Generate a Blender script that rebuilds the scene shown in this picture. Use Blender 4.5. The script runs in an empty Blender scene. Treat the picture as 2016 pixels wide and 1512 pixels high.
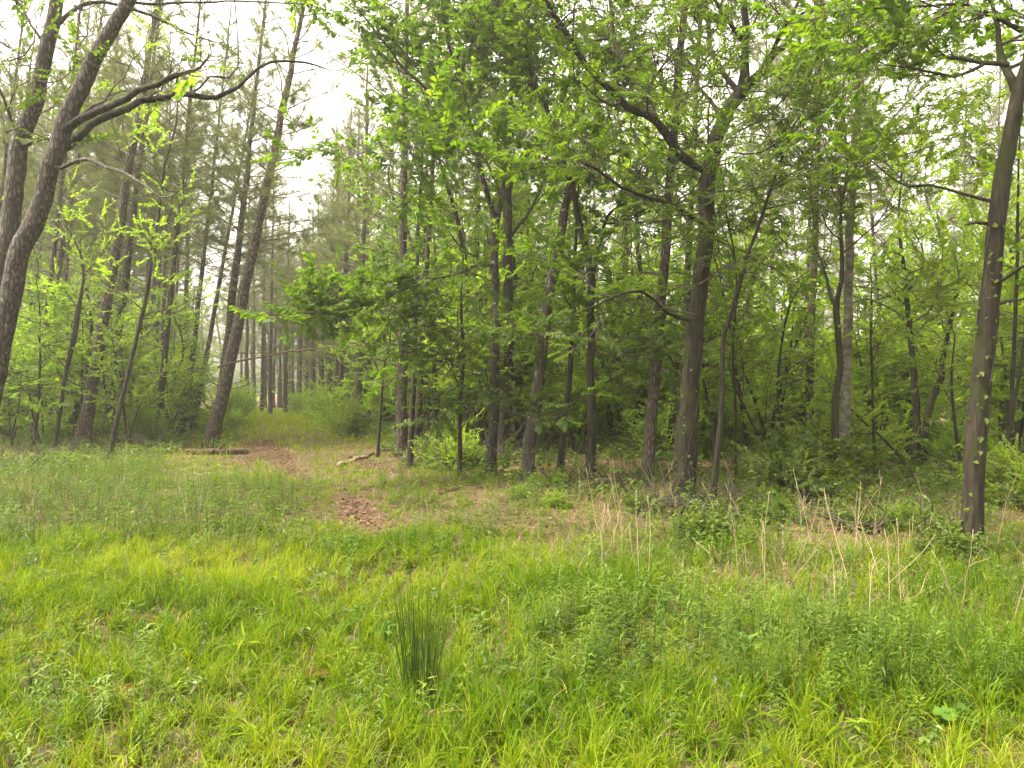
import bpy, math, random
import numpy as np
from mathutils import Vector, Matrix

SEED = 11
rng = np.random.default_rng(SEED)
random.seed(SEED)
U = rng.uniform
N = rng.normal

scene = bpy.context.scene
COL = scene.collection

# ------------------------------------------------------------------ camera model
FPX, CXP, HOR, EYE = 1466.0, 1008.0, 770.0, 1.6


def hgt(x, y):
    """height of the ground"""
    x = np.asarray(x, float); y = np.asarray(y, float)
    h = 0.05 * np.sin(x * 0.7 + 0.4) * np.sin(y * 0.45 + 1.0) + 0.03 * np.sin(x * 1.9 + y * 1.3) + 0.018 * np.sin(x * 4.1 - y * 2.7)
    h = h + 0.012 * np.sin(x * 9.0 + 1.0) * np.sin(y * 8.0)
    return h


def P(px, py, d):
    return np.array([(px - CXP) / FPX * d, d, EYE + (HOR - py) / FPX * d])


def G(px, py):
    d = EYE * FPX / (py - HOR)
    for _ in range(6):
        x = (px - CXP) / FPX * d
        d = (EYE - float(hgt(x, d))) * FPX / (py - HOR)
    x = (px - CXP) / FPX * d
    return np.array([x, d, float(hgt(x, d))])


def ground(x, y):
    return np.array([x, y, float(hgt(x, y))])


# ------------------------------------------------------------------ object helpers
def tag(o, label=None, cat=None, group=None, kind=None):
    if label: o['label'] = label
    if cat: o['category'] = cat
    if group: o['group'] = group
    if kind: o['kind'] = kind
    return o


def empty(name, loc, label, cat, group=None):
    o = bpy.data.objects.new(name, None)
    COL.objects.link(o)
    o.location = Vector([float(c) for c in loc])
    o.empty_display_size = 0.2
    return tag(o, label, cat, group)


_grid = {}


def grid_faces(n, s):
    k = (n, s)
    if k not in _grid:
        i = np.arange(n - 1)[:, None] * s
        j = np.arange(s)[None, :]
        j2 = (j + 1) % s
        _grid[k] = np.stack([i + j, i + j2, i + s + j2, i + s + j], -1).reshape(-1, 4)
    return _grid[k]


class MB:
    """collects geometry for ONE mesh object"""

    def __init__(self):
        self.v, self.q, self.t = [], [], []
        self.qm, self.tm = [], []
        self.r = []
        self.n = 0

    def add(self, V, Q=None, T=None, mat=0, rnd=None):
        V = np.asarray(V, float).reshape(-1, 3)
        if Q is not None and len(Q):
            Q = np.asarray(Q, int); self.q.append(Q + self.n); self.qm.append(np.full(len(Q), mat))
        if T is not None and len(T):
            T = np.asarray(T, int); self.t.append(T + self.n); self.tm.append(np.full(len(T), mat) if np.isscalar(mat) else mat)
        self.v.append(V)
        self.r.append(np.zeros(len(V)) if rnd is None else np.broadcast_to(np.asarray(rnd, float), (len(V),)))
        self.n += len(V)

    def tube(self, pts, rad, sides=6, mat=0, rough=0.0, cap=True, rnd=None):
        p = np.asarray(pts, float); n = len(p)
        rad = np.asarray(rad, float)
        T = np.gradient(p, axis=0)
        T /= np.linalg.norm(T, axis=1)[:, None] + 1e-9
        m = np.abs(T.mean(0)); ref = np.zeros(3); ref[int(np.argmin(m))] = 1
        a = np.cross(T, ref); a /= np.linalg.norm(a, axis=1)[:, None] + 1e-9
        b = np.cross(T, a)
        th = np.arange(sides) / sides * 2 * np.pi
        R = np.repeat(rad[:, None], sides, 1)
        if rough:
            R = R * (1 + rough * N(0, 1, R.shape))
        V = p[:, None] + R[..., None] * (np.cos(th)[None, :, None] * a[:, None] + np.sin(th)[None, :, None] * b[:, None])
        V = V.reshape(-1, 3)
        T3 = None
        if cap:
            V = np.vstack([V, p[-1] + T[-1] * rad[-1] * 0.3])
            j = np.arange(sides); e = (n - 1) * sides
            T3 = np.stack([e + j, e + (j + 1) % sides, np.full(sides, n * sides)], -1)
        self.add(V, grid_faces(n, sides), T3, mat, rnd)

    def build(self, name, mats, parent=None, smooth=True):
        V = np.concatenate(self.v) if self.v else np.zeros((0, 3))
        Q = np.concatenate(self.q) if self.q else np.zeros((0, 4), int)
        T = np.concatenate(self.t) if self.t else np.zeros((0, 3), int)
        mi = np.concatenate(self.qm + self.tm) if (self.qm or self.tm) else np.zeros(0, int)
        me = bpy.data.meshes.new(name)
        me.vertices.add(len(V)); me.vertices.foreach_set('co', V.astype(np.float32).ravel())
        loops = np.concatenate([Q.ravel(), T.ravel()]).astype(np.int32)
        me.loops.add(len(loops)); me.loops.foreach_set('vertex_index', loops)
        me.polygons.add(len(Q) + len(T))
        st = np.concatenate([np.arange(len(Q)) * 4, len(Q) * 4 + np.arange(len(T)) * 3]).astype(np.int32)
        me.polygons.foreach_set('loop_start', st)
        me.polygons.foreach_set('material_index', mi.astype(np.int32))
        me.polygons.foreach_set('use_smooth', np.full(len(st), smooth))
        at = me.attributes.new('rnd', 'FLOAT', 'POINT')
        at.data.foreach_set('value', np.concatenate(self.r).astype(np.float32) if self.r else np.zeros(0, np.float32))
        for m in (mats if isinstance(mats, (list, tuple)) else [mats]):
            me.materials.append(m)
        me.update(calc_edges=True)
        o = bpy.data.objects.new(name, me)
        COL.objects.link(o)
        if parent is not None: o.parent = parent
        return o


def copy_thing(root, loc, rot=None, scale=None, label=None, cat=None, group=None, child_scale=None):
    r = root.copy(); COL.objects.link(r)
    r.location = Vector([float(c) for c in loc])
    if rot is not None: r.rotation_euler = rot
    if scale is not None: r.scale = (scale,) * 3 if np.isscalar(scale) else scale
    tag(r, label, cat, group)
    for ch in list(root.children):
        c = ch.copy(); COL.objects.link(c); c.parent = r
        if child_scale and ch.name.split('.')[0] in child_scale:
            c.scale = child_scale[ch.name.split('.')[0]]
        for g in list(ch.children):
            e = g.copy(); COL.objects.link(e); e.parent = c
    return r


def remove_thing(root):
    for ch in list(root.children): bpy.data.objects.remove(ch)
    bpy.data.objects.remove(root)


# ------------------------------------------------------------------ materials
def new_mat(name):
    m = bpy.data.materials.new(name); m.use_nodes = True
    nt = m.node_tree; nt.nodes.clear()
    out = nt.nodes.new('ShaderNodeOutputMaterial')
    return m, nt, out


def ramp(nt, stops):
    r = nt.nodes.new('ShaderNodeValToRGB'); e = r.color_ramp.elements
    while len(e) > 1: e.remove(e[-1])
    e[0].position = stops[0][0]; e[0].color = (*stops[0][1], 1)
    for p, c in stops[1:]:
        k = e.new(p); k.color = (*c, 1)
    return r


def leaf_mat(name, cols, trans=0.5, gloss=0.02, tcol=(1.8, 1.7, 0.6), rough=0.6, var=0.25):
    """thin leaf: diffuse + light passing through + a little sheen; colour varies leaf by leaf and plant by plant"""
    m, nt, out = new_mat(name); L = nt.links
    a = nt.nodes.new('ShaderNodeAttribute'); a.attribute_name = 'rnd'
    oi = nt.nodes.new('ShaderNodeObjectInfo')
    k = len(cols)
    r = ramp(nt, [(i / max(1, k - 1), c) for i, c in enumerate(cols)])
    mx = nt.nodes.new('ShaderNodeMath'); mx.operation = 'MULTIPLY_ADD'
    mx.inputs[1].default_value = 1 - var
    ml = nt.nodes.new('ShaderNodeMath'); ml.operation = 'MULTIPLY'; ml.inputs[1].default_value = var
    L.new(oi.outputs['Random'], ml.inputs[0])
    L.new(a.outputs['Fac'], mx.inputs[0]); L.new(ml.outputs[0], mx.inputs[2])
    L.new(mx.outputs[0], r.inputs[0])
    d = nt.nodes.new('ShaderNodeBsdfDiffuse'); L.new(r.outputs[0], d.inputs['Color'])
    t = nt.nodes.new('ShaderNodeBsdfTranslucent')
    tc = nt.nodes.new('ShaderNodeMix'); tc.data_type = 'RGBA'; tc.blend_type = 'MULTIPLY'; tc.inputs[0].default_value = 1
    tc.inputs[7].default_value = (*tcol, 1)
    L.new(r.outputs[0], tc.inputs[6]); L.new(tc.outputs[2], t.inputs['Color'])
    mix = nt.nodes.new('ShaderNodeMixShader'); mix.inputs[0].default_value = trans
    L.new(d.outputs[0], mix.inputs[1]); L.new(t.outputs[0], mix.inputs[2])
    last = mix
    if gloss:
        g = nt.nodes.new('ShaderNodeBsdfGlossy'); g.inputs['Roughness'].default_value = rough
        g.inputs['Color'].default_value = (0.9, 0.95, 0.9, 1)
        mg = nt.nodes.new('ShaderNodeMixShader'); mg.inputs[0].default_value = gloss
        L.new(mix.outputs[0], mg.inputs[1]); L.new(g.outputs[0], mg.inputs[2]); last = mg
    L.new(last.outputs[0], out.inputs[0])
    return m


def bark_mat(name, dark, mid, light, sx=9.0, sz=2.0, bump=0.5, moss=None, plates=False, lichen=None):
    m, nt, out = new_mat(name); L = nt.links
    tc = nt.nodes.new('ShaderNodeTexCoord')
    mp = nt.nodes.new('ShaderNodeMapping'); mp.inputs['Scale'].default_value = (sx, sx, sz)
    oi = nt.nodes.new('ShaderNodeObjectInfo')
    L.new(tc.outputs['Object'], mp.inputs['Vector'])
    n1 = nt.nodes.new('ShaderNodeTexNoise'); n1.inputs['Scale'].default_value = 2.2; n1.inputs['Detail'].default_value = 9; n1.inputs['Roughness'].default_value = 0.75
    L.new(mp.outputs[0], n1.inputs['Vector'])
    vo = nt.nodes.new('ShaderNodeTexVoronoi'); vo.feature = 'DISTANCE_TO_EDGE' if plates else 'F1'
    vo.inputs['Scale'].default_value = 1.3
    L.new(mp.outputs[0], vo.inputs['Vector'])
    vr = nt.nodes.new('ShaderNodeMapRange'); vr.inputs[2].default_value = 0.35 if plates else 0.9
    L.new(vo.outputs['Distance'], vr.inputs[0])
    mm = nt.nodes.new('ShaderNodeMath'); mm.operation = 'MULTIPLY'
    if plates:
        L.new(vr.outputs[0], mm.inputs[0])
    else:
        iv = nt.nodes.new('ShaderNodeMath'); iv.operation = 'SUBTRACT'; iv.inputs[0].default_value = 1.25
        L.new(vr.outputs[0], iv.inputs[1]); L.new(iv.outputs[0], mm.inputs[0])
    L.new(n1.outputs['Fac'], mm.inputs[1])
    r = ramp(nt, [(0.12, dark), (0.42, mid), (0.75, light)])
    L.new(mm.outputs[0], r.inputs[0])
    col = r.outputs[0]
    # whole-tree tone
    hv = nt.nodes.new('ShaderNodeHueSaturation')
    vm = nt.nodes.new('ShaderNodeMapRange'); vm.inputs[3].default_value = 0.8; vm.inputs[4].default_value = 1.2
    L.new(oi.outputs['Random'], vm.inputs[0]); L.new(vm.outputs[0], hv.inputs['Value']); L.new(col, hv.inputs['Color'])
    col = hv.outputs[0]
    for spec, sc, lo, hi in ((moss, 2.2, 0.5, 0.62), (lichen, 11.0, 0.6, 0.68)):
        if spec is None: continue
        n2 = nt.nodes.new('ShaderNodeTexNoise'); n2.inputs['Scale'].default_value = sc; n2.inputs['Detail'].default_value = 5
        L.new(tc.outputs['Object'], n2.inputs['Vector'])
        mr = nt.nodes.new('ShaderNodeMapRange'); mr.inputs[1].default_value = lo; mr.inputs[2].default_value = hi; mr.inputs[4].default_value = 0.75
        L.new(n2.outputs['Fac'], mr.inputs[0])
        mx = nt.nodes.new('ShaderNodeMix'); mx.data_type = 'RGBA'
        L.new(mr.outputs[0], mx.inputs[0]); L.new(col, mx.inputs[6]); mx.inputs[7].default_value = (*spec, 1)
        col = mx.outputs[2]
    b = nt.nodes.new('ShaderNodeBsdfPrincipled'); b.inputs['Roughness'].default_value = 0.9
    b.inputs['Specular IOR Level'].default_value = 0.2
    L.new(col, b.inputs['Base Color'])
    bp = nt.nodes.new('ShaderNodeBump'); bp.inputs['Strength'].default_value = bump; bp.inputs['Distance'].default_value = 0.03
    L.new(mm.outputs[0], bp.inputs['Height']); L.new(bp.outputs[0], b.inputs['Normal'])
    L.new(b.outputs[0], out.inputs[0])
    return m


M = {}
M['oak_leaf'] = leaf_mat('oak_leaf', [(0.040, 0.080, 0.008), (0.062, 0.110, 0.009), (0.102, 0.145, 0.012)], 0.58, tcol=(1.9, 2.0, 0.5))
M['willow_leaf'] = leaf_mat('willow_leaf', [(0.041, 0.075, 0.008), (0.064, 0.104, 0.009), (0.108, 0.145, 0.012)], 0.58, tcol=(1.9, 2.0, 0.5))
M['maple_leaf'] = leaf_mat('maple_leaf', [(0.085, 0.152, 0.014), (0.125, 0.195, 0.017), (0.18, 0.23, 0.024)], 0.60, tcol=(2.0, 2.15, 0.7))
M['young_leaf'] = leaf_mat('young_leaf', [(0.090, 0.150, 0.014), (0.132, 0.195, 0.018), (0.19, 0.23, 0.026)], 0.60, tcol=(1.95, 2.1, 0.7))
M['gold_leaf'] = leaf_mat('gold_leaf', [(0.10, 0.12, 0.02), (0.14, 0.14, 0.03), (0.18, 0.12, 0.04)], 0.5)
M['shrub_leaf'] = leaf_mat('shrub_leaf', [(0.025, 0.075, 0.016), (0.04, 0.10, 0.02), (0.06, 0.12, 0.022)], 0.35)
M['needle'] = leaf_mat('needle', [(0.050, 0.070, 0.022), (0.075, 0.098, 0.030), (0.11, 0.125, 0.045)], 0.5, 0.03)
M['grass'] = leaf_mat('grass', [(0.024, 0.070, 0.001), (0.075, 0.140, 0.003), (0.158, 0.210, 0.006), (0.28, 0.23, 0.09)], 0.42, 0.006, (1.7, 1.6, 0.2), 0.5, 0.0)
M['dry_grass'] = leaf_mat('dry_grass', [(0.15, 0.11, 0.065), (0.28, 0.215, 0.135)], 0.25, 0.03, (1.1, 1.0, 0.8), 0.5, 0.0)
M['straw'] = leaf_mat('straw', [(0.26, 0.20, 0.13), (0.38, 0.31, 0.21)], 0.05, 0.02, (1, 1, 1), 0.5, 0.0)
M['weed'] = leaf_mat('weed', [(0.036, 0.080, 0.009), (0.072, 0.128, 0.011), (0.155, 0.205, 0.016)], 0.45, 0.025, (1.5, 1.45, 0.6), 0.5, 0.0)
M['herb'] = leaf_mat('herb', [(0.045, 0.090, 0.014), (0.080, 0.130, 0.018), (0.13, 0.17, 0.025)], 0.45, 0.02, (1.5, 1.4, 0.6), 0.5, 0.0)
M['rush'] = leaf_mat('rush', [(0.020, 0.050, 0.003), (0.036, 0.078, 0.004), (0.065, 0.105, 0.006)], 0.15, 0.03, (1.2, 1.3, 0.7), 0.5, 0.0)
M['litter'] = leaf_mat('litter', [(0.065, 0.034, 0.020), (0.135, 0.070, 0.042), (0.23, 0.135, 0.085)], 0.15, 0.03, (1.2, 1.0, 0.8), 0.5, 0.0)
M['broad'] = leaf_mat('broad', [(0.05, 0.11, 0.018), (0.09, 0.16, 0.028)], 0.4, 0.0, (1.3, 1.3, 0.7), 0.4, 0.0)
M['pale_leaf'] = leaf_mat('pale_leaf', [(0.09, 0.13, 0.04), (0.13, 0.17, 0.06)], 0.3, 0.0, (1.1, 1.1, 0.8), 0.4, 0.0)
M['petal'] = leaf_mat('petal', [(0.25, 0.20, 0.48), (0.35, 0.30, 0.58)], 0.4, 0.02, (1, 1, 1), 0.5, 0.0)
M['oak_bark'] = bark_mat('oak_bark', (0.010, 0.008, 0.006), (0.030, 0.024, 0.018), (0.065, 0.054, 0.042), 18, 3.2, 1.0, moss=(0.028, 0.034, 0.010))
M['dark_bark'] = bark_mat('dark_bark', (0.010, 0.008, 0.006), (0.028, 0.023, 0.018), (0.060, 0.050, 0.040), 20, 3.4, 1.0, moss=(0.026, 0.032, 0.010))
M['lichen_bark'] = bark_mat('lichen_bark', (0.025, 0.021, 0.018), (0.065, 0.056, 0.046), (0.13, 0.115, 0.095), 20, 3.4, 1.0, lichen=(0.30, 0.30, 0.26))
M['grey_bark'] = bark_mat('grey_bark', (0.045, 0.038, 0.033), (0.105, 0.090, 0.080), (0.18, 0.158, 0.14), 17, 6.0, 1.0, plates=True, lichen=(0.17, 0.16, 0.13))
M['pine_bark'] = bark_mat('pine_bark', (0.032, 0.025, 0.020), (0.095, 0.075, 0.063), (0.19, 0.155, 0.133), 14, 4.0, 0.9, plates=True)
M['pale_bark'] = bark_mat('pale_bark', (0.05, 0.044, 0.036), (0.115, 0.103, 0.086), (0.21, 0.195, 0.165), 6, 9.0, 0.4, lichen=(0.12, 0.14, 0.08))
M['twig'] = bark_mat('twig', (0.03, 0.024, 0.02), (0.06, 0.05, 0.04), (0.10, 0.085, 0.07), 20, 10, 0.2)
M['dead_twig'] = bark_mat('dead_twig', (0.06, 0.048, 0.042), (0.11, 0.09, 0.08), (0.17, 0.145, 0.13), 20, 10, 0.2)
M['log_bark'] = bark_mat('log_bark', (0.03, 0.02, 0.013), (0.080, 0.052, 0.036), (0.14, 0.10, 0.072), 10, 10, 1.0, lichen=(0.16, 0.10, 0.05))
M['log_pale'] = bark_mat('log_pale', (0.07, 0.05, 0.035), (0.19, 0.145, 0.10), (0.32, 0.26, 0.19), 8, 8, 0.6)
M['log_end'] = bark_mat('log_end', (0.12, 0.06, 0.03), (0.22, 0.11, 0.05), (0.30, 0.17, 0.09), 8, 8, 0.3)


def ground_mat():
    m, nt, out = new_mat('ground'); L = nt.links
    tc = nt.nodes.new('ShaderNodeTexCoord')
    a = nt.nodes.new('ShaderNodeAttribute'); a.attribute_name = 'rnd'
    n1 = nt.nodes.new('ShaderNodeTexNoise'); n1.inputs['Scale'].default_value = 14; n1.inputs['Detail'].default_value = 8; n1.inputs['Roughness'].default_value = 0.7
    n2 = nt.nodes.new('ShaderNodeTexVoronoi'); n2.inputs['Scale'].default_value = 22
    n3 = nt.nodes.new('ShaderNodeTexNoise'); n3.inputs['Scale'].default_value = 1.3; n3.inputs['Detail'].default_value = 5
    for n in (n1, n2, n3): L.new(tc.outputs['Object'], n.inputs['Vector'])
    litter = ramp(nt, [(0.3, (0.045, 0.028, 0.018)), (0.5, (0.13, 0.078, 0.048)), (0.7, (0.22, 0.145, 0.095))])
    L.new(n1.outputs['Fac'], litter.inputs[0])
    cells = nt.nodes.new('ShaderNodeMix'); cells.data_type = 'RGBA'; cells.blend_type = 'OVERLAY'; cells.inputs[0].default_value = 0.35
    L.new(litter.outputs[0], cells.inputs[6]); L.new(n2.outputs['Color'], cells.inputs[7])
    bw = nt.nodes.new('ShaderNodeRGBToBW'); L.new(n2.outputs['Color'], bw.inputs[0]); L.new(bw.outputs[0], cells.inputs[7])
    soil = ramp(nt, [(0.3, (0.016, 0.016, 0.006)), (0.5, (0.045, 0.042, 0.015)), (0.72, (0.12, 0.090, 0.05))])
    L.new(n1.outputs['Fac'], soil.inputs[0])
    s = nt.nodes.new('ShaderNodeMath'); s.operation = 'MULTIPLY_ADD'; s.inputs[1].default_value = 1.2; s.inputs[2].default_value = -0.6
    L.new(n3.outputs['Fac'], s.inputs[0])
    ad = nt.nodes.new('ShaderNodeMath'); ad.use_clamp = True
    L.new(s.outputs[0], ad.inputs[0]); L.new(a.outputs['Fac'], ad.inputs[1])
    mx = nt.nodes.new('ShaderNodeMix'); mx.data_type = 'RGBA'
    L.new(ad.outputs[0], mx.inputs[0]); L.new(cells.outputs[2], mx.inputs[6]); L.new(soil.outputs[0], mx.inputs[7])
    b = nt.nodes.new('ShaderNodeBsdfPrincipled'); b.inputs['Roughness'].default_value = 0.95; b.inputs['Specular IOR Level'].default_value = 0.15
    L.new(mx.outputs[2], b.inputs['Base Color'])
    bp = nt.nodes.new('ShaderNodeBump'); bp.inputs['Strength'].default_value = 0.8; bp.inputs['Distance'].default_value = 0.04
    L.new(n1.outputs['Fac'], bp.inputs['Height']); L.new(bp.outputs[0], b.inputs['Normal'])
    L.new(b.outputs[0], out.inputs[0])
    return m


def path_mat():
    m, nt, out = new_mat('path'); L = nt.links
    tc = nt.nodes.new('ShaderNodeTexCoord')
    n1 = nt.nodes.new('ShaderNodeTexNoise'); n1.inputs['Scale'].default_value = 18; n1.inputs['Detail'].default_value = 8; n1.inputs['Roughness'].default_value = 0.75
    L.new(tc.outputs['Object'], n1.inputs['Vector'])
    r = ramp(nt, [(0.3, (0.028, 0.015, 0.009)), (0.5, (0.085, 0.045, 0.028)), (0.7, (0.16, 0.095, 0.062))])
    L.new(n1.outputs['Fac'], r.inputs[0])
    b = nt.nodes.new('ShaderNodeBsdfPrincipled'); b.inputs['Roughness'].default_value = 0.95; b.inputs['Specular IOR Level'].default_value = 0.15
    L.new(r.outputs[0], b.inputs['Base Color'])
    bp = nt.nodes.new('ShaderNodeBump'); bp.inputs['Strength'].default_value = 0.9; bp.inputs['Distance'].default_value = 0.04
    L.new(n1.outputs['Fac'], bp.inputs['Height']); L.new(bp.outputs[0], b.inputs['Normal'])
    L.new(b.outputs[0], out.inputs[0])
    return m


def water_mat():
    m, nt, out = new_mat('puddle_water'); L = nt.links
    b = nt.nodes.new('ShaderNodeBsdfPrincipled')
    b.inputs['Base Color'].default_value = (0.045, 0.024, 0.008, 1); b.inputs['Roughness'].default_value = 0.08
    n1 = nt.nodes.new('ShaderNodeTexNoise'); n1.inputs['Scale'].default_value = 25
    bp = nt.nodes.new('ShaderNodeBump'); bp.inputs['Strength'].default_value = 0.05
    L.new(n1.outputs['Fac'], bp.inputs['Height']); L.new(bp.outputs[0], b.inputs['Normal'])
    L.new(b.outputs[0], out.inputs[0])
    return m


M['ground'] = ground_mat(); M['path'] = path_mat(); M['water'] = water_mat()

# ------------------------------------------------------------------ small geometry makers


def unit(v):
    v = np.asarray(v, float)
    return v / (np.linalg.norm(v, axis=-1, keepdims=True) + 1e-9)


def leaf_diamond(Lf, W, fold=0.25, droop=0.2):
    V = np.array([[0, 0, 0], [0.45 * Lf, -W / 2, fold * W / 2 - droop * Lf * 0.2], [Lf, 0, -droop * Lf], [0.45 * Lf, W / 2, fold * W / 2 - droop * Lf * 0.2]])
    T = np.array([[0, 1, 2], [0, 2, 3]])
    return V, T


def leaf_lobed(Lf, W, fold=0.2, droop=0.25):
    """a lobed oak leaf: notched outline folded along its midrib"""
    prof = [(0.0, 0.02), (0.22, 0.22), (0.30, 0.12), (0.48, 0.42), (0.56, 0.2), (0.74, 0.5), (0.82, 0.28), (1.0, 0.0)]
    mid = np.array([[x * Lf, 0, -droop * Lf * x * x] for x, _ in prof])
    V, T = list(mid), []
    n = len(prof)
    for s in (-1, 1):
        st = len(V)
        for (x, w), mm in zip(prof, mid):
            V.append([x * Lf + 0.05 * Lf * w, s * w * W, mm[2] + fold * w * W])
        for i in range(n - 1):
            a, b, c, d = i, i + 1, st + i + 1, st + i
            T += [[a, b, c], [a, c, d]] if s < 0 else [[a, c, b], [a, d, c]]
    return np.array(V), np.array(T)


def basis(d, upv=None, roll=0.0):
    """rotation matrices with x along d, z near up (vectorised)"""
    d = unit(np.atleast_2d(d)); n = len(d)
    up = np.tile([0, 0, 1.0], (n, 1)) if upv is None else np.broadcast_to(upv, (n, 3)).copy()
    up = up + N(0, roll, (n, 3)) if roll else up
    y = np.cross(up, d); bad = np.linalg.norm(y, axis=1) < 1e-3
    y[bad] = [0, 1, 0]; y = unit(y)
    z = np.cross(d, y)
    return np.stack([d, y, z], -1)


def make_spray(kind, n_leaf, Ls, Lf, W, lobed=False, spread=0.9, rise=0.1):
    """a leafy twig along +x. returns V, T(leaf), rnd(leaf), V2, Q2 (twig)"""
    Vs, Ts, Rs, n = [], [], [], 0
    for i in range(n_leaf):
        t = (i + 0.7) / n_leaf
        base = np.array([Ls * (0.15 + 0.85 * t), 0, rise * Ls * t * t])
        s = 1 if i % 2 else -1
        ang = s * spread * (1.0 - 0.65 * t) + N(0, 0.25)
        if i >= n_leaf - 2: ang = N(0, 0.5)
        dr = np.array([math.cos(ang), math.sin(ang), N(-0.05, 0.25)])
        k = U(0.7, 1.2)
        V, T = (leaf_lobed if lobed else leaf_diamond)(Lf * k, W * k, U(0.1, 0.5), U(0.05, 0.45))
        B = basis(dr, None, 0.3)[0]
        Vs.append(V @ B.T + base); Ts.append(T + n); n += len(V)
        Rs.append(np.full(len(V), U()))
    mb = MB()
    mb.tube([[0, 0, 0], [Ls * 0.5, 0, rise * Ls * 0.25], [Ls, 0, rise * Ls]], [0.004, 0.003, 0.0015], 3, cap=False)
    return dict(V=np.vstack(Vs), T=np.vstack(Ts), r=np.concatenate(Rs), tv=mb.v[0], tq=mb.q[0])


def place(mb, tmpls, pos, dirs, scale, mleaf=0, mtwig=None, roll=0.35, up=None):
    """put one of the templates at every position"""
    pos = np.asarray(pos, float).reshape(-1, 3)
    if not len(pos): return
    n = len(pos)
    scale = np.broadcast_to(np.asarray(scale, float), (n,))
    B = basis(dirs, up, roll) * scale[:, None, None]
    pick = rng.integers(0, len(tmpls), n)
    tint = U(-0.22, 0.22, n)
    for k, t in enumerate(tmpls):
        ix = np.where(pick == k)[0]
        if not len(ix): continue
        W = np.einsum('nij,vj->nvi', B[ix], t['V']) + pos[ix][:, None]
        nv = len(t['V'])
        T = (t['T'][None] + (np.arange(len(ix)) * nv)[:, None, None]).reshape(-1, 3)
        r = np.clip(t['r'][None] + tint[ix][:, None] + N(0, 0.05, (len(ix), 1)), 0, 1).ravel()
        mb.add(W.reshape(-1, 3), None, T, mleaf, r)
        if mtwig is not None and 'tv' in t:
            W = np.einsum('nij,vj->nvi', B[ix], t['tv']) + pos[ix][:, None]
            nv = len(t['tv'])
            Q = (t['tq'][None] + (np.arange(len(ix)) * nv)[:, None, None]).reshape(-1, 4)
            mb.add(W.reshape(-1, 3), Q, None, mtwig)


SPR = {
    'oak': [make_spray('oak', 16, 0.46, 0.115, 0.072, lobed=True) for _ in range(6)],
    'oak_far': [make_spray('oak', 17, 0.48, 0.11, 0.066) for _ in range(6)],
    'willow': [make_spray('willow', 24, 0.46, 0.10, 0.028, spread=0.9) for _ in range(6)],
    'maple': [make_spray('maple', 14, 0.48, 0.105, 0.075) for _ in range(6)],
    'young': [make_spray('young', 16, 0.44, 0.08, 0.046) for _ in range(6)],
}


def make_tuft(n=26, Lf=0.19, w=0.010):
    V, T, r = [], [], []
    for i in range(n):
        a = U(0, 2 * np.pi); c = U(-0.15, 1.0)
        s = math.sqrt(max(0, 1 - c * c))
        d = np.array([c, s * math.cos(a), s * math.sin(a)])
        b = np.array([U(-0.12, 0.04), 0, 0])
        side = unit(np.cross(d, N(0, 1, 3)))
        L = Lf * U(0.75, 1.15)
        k = len(V)
        tip = b + d * L + np.array([0, 0, -0.03 * U()])
        V += [b - side * w * 0.5, b + side * w * 0.5, tip]
        T.append([k, k + 1, k + 2]); q = U(); r += [q, q, q]
    return dict(V=np.array(V), T=np.array(T), r=np.array(r))


TUFT = [make_tuft() for _ in range(5)]


def catmull(pts, step):
    """smooth resampled polyline; rows are any-width vectors whose first three entries are xyz"""
    p = np.asarray(pts, float)
    q = np.vstack([2 * p[0] - p[1], p, 2 * p[-1] - p[-2]])
    out = []
    for i in range(1, len(q) - 2):
        n = max(1, int(np.linalg.norm((q[i + 1] - q[i])[:3]) / step))
        t = np.arange(n)[:, None] / n
        a, b, c, d = q[i - 1], q[i], q[i + 1], q[i + 2]
        out.append(0.5 * ((2 * b) + (-a + c) * t + (2 * a - 5 * b + 4 * c - d) * t ** 2 + (-a + 3 * b - 3 * c + d) * t ** 3))
    out.append(p[-1:])
    return np.vstack(out)


def grow(p0, d, L, n=6, wob=0.18, up=0.06):
    pts = [np.asarray(p0, float)]; d = unit(d)
    for i in range(n):
        d = unit(d + N(0, wob, 3) + np.array([0, 0, up]))
        pts.append(pts[-1] + d * L / n)
    return np.array(pts)


def knots(pts, amp):
    """crooked line: small sideways kinks that keep the ends"""
    p = np.array(pts, float)
    n = len(p)
    k = N(0, 1, (n, 3)); k = (k + np.roll(k, 1, 0) + np.roll(k, -1, 0)) / 3
    env = np.sin(np.linspace(0, np.pi, n))[:, None]
    p[:, :3] += k * amp * env
    return p


# ------------------------------------------------------------------ hand-placed broadleaf trees
def from_px(spec, d, dz=0.0, base=None):
    """(px, py, width px) rows -> local points with radius; dz: how far the end lies behind the start"""
    n = len(spec); out = []
    acc = [0.0]
    for i in range(1, n):
        acc.append(acc[-1] + math.hypot(spec[i][0] - spec[i - 1][0], spec[i][1] - spec[i - 1][1]))
    for i, (px, py, w) in enumerate(spec):
        dd = d + dz * acc[i] / acc[-1]
        q = P(px, py, dd)
        out.append([*(q - base), 0.44 * w / FPX * dd])
    return np.array(out)


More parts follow.
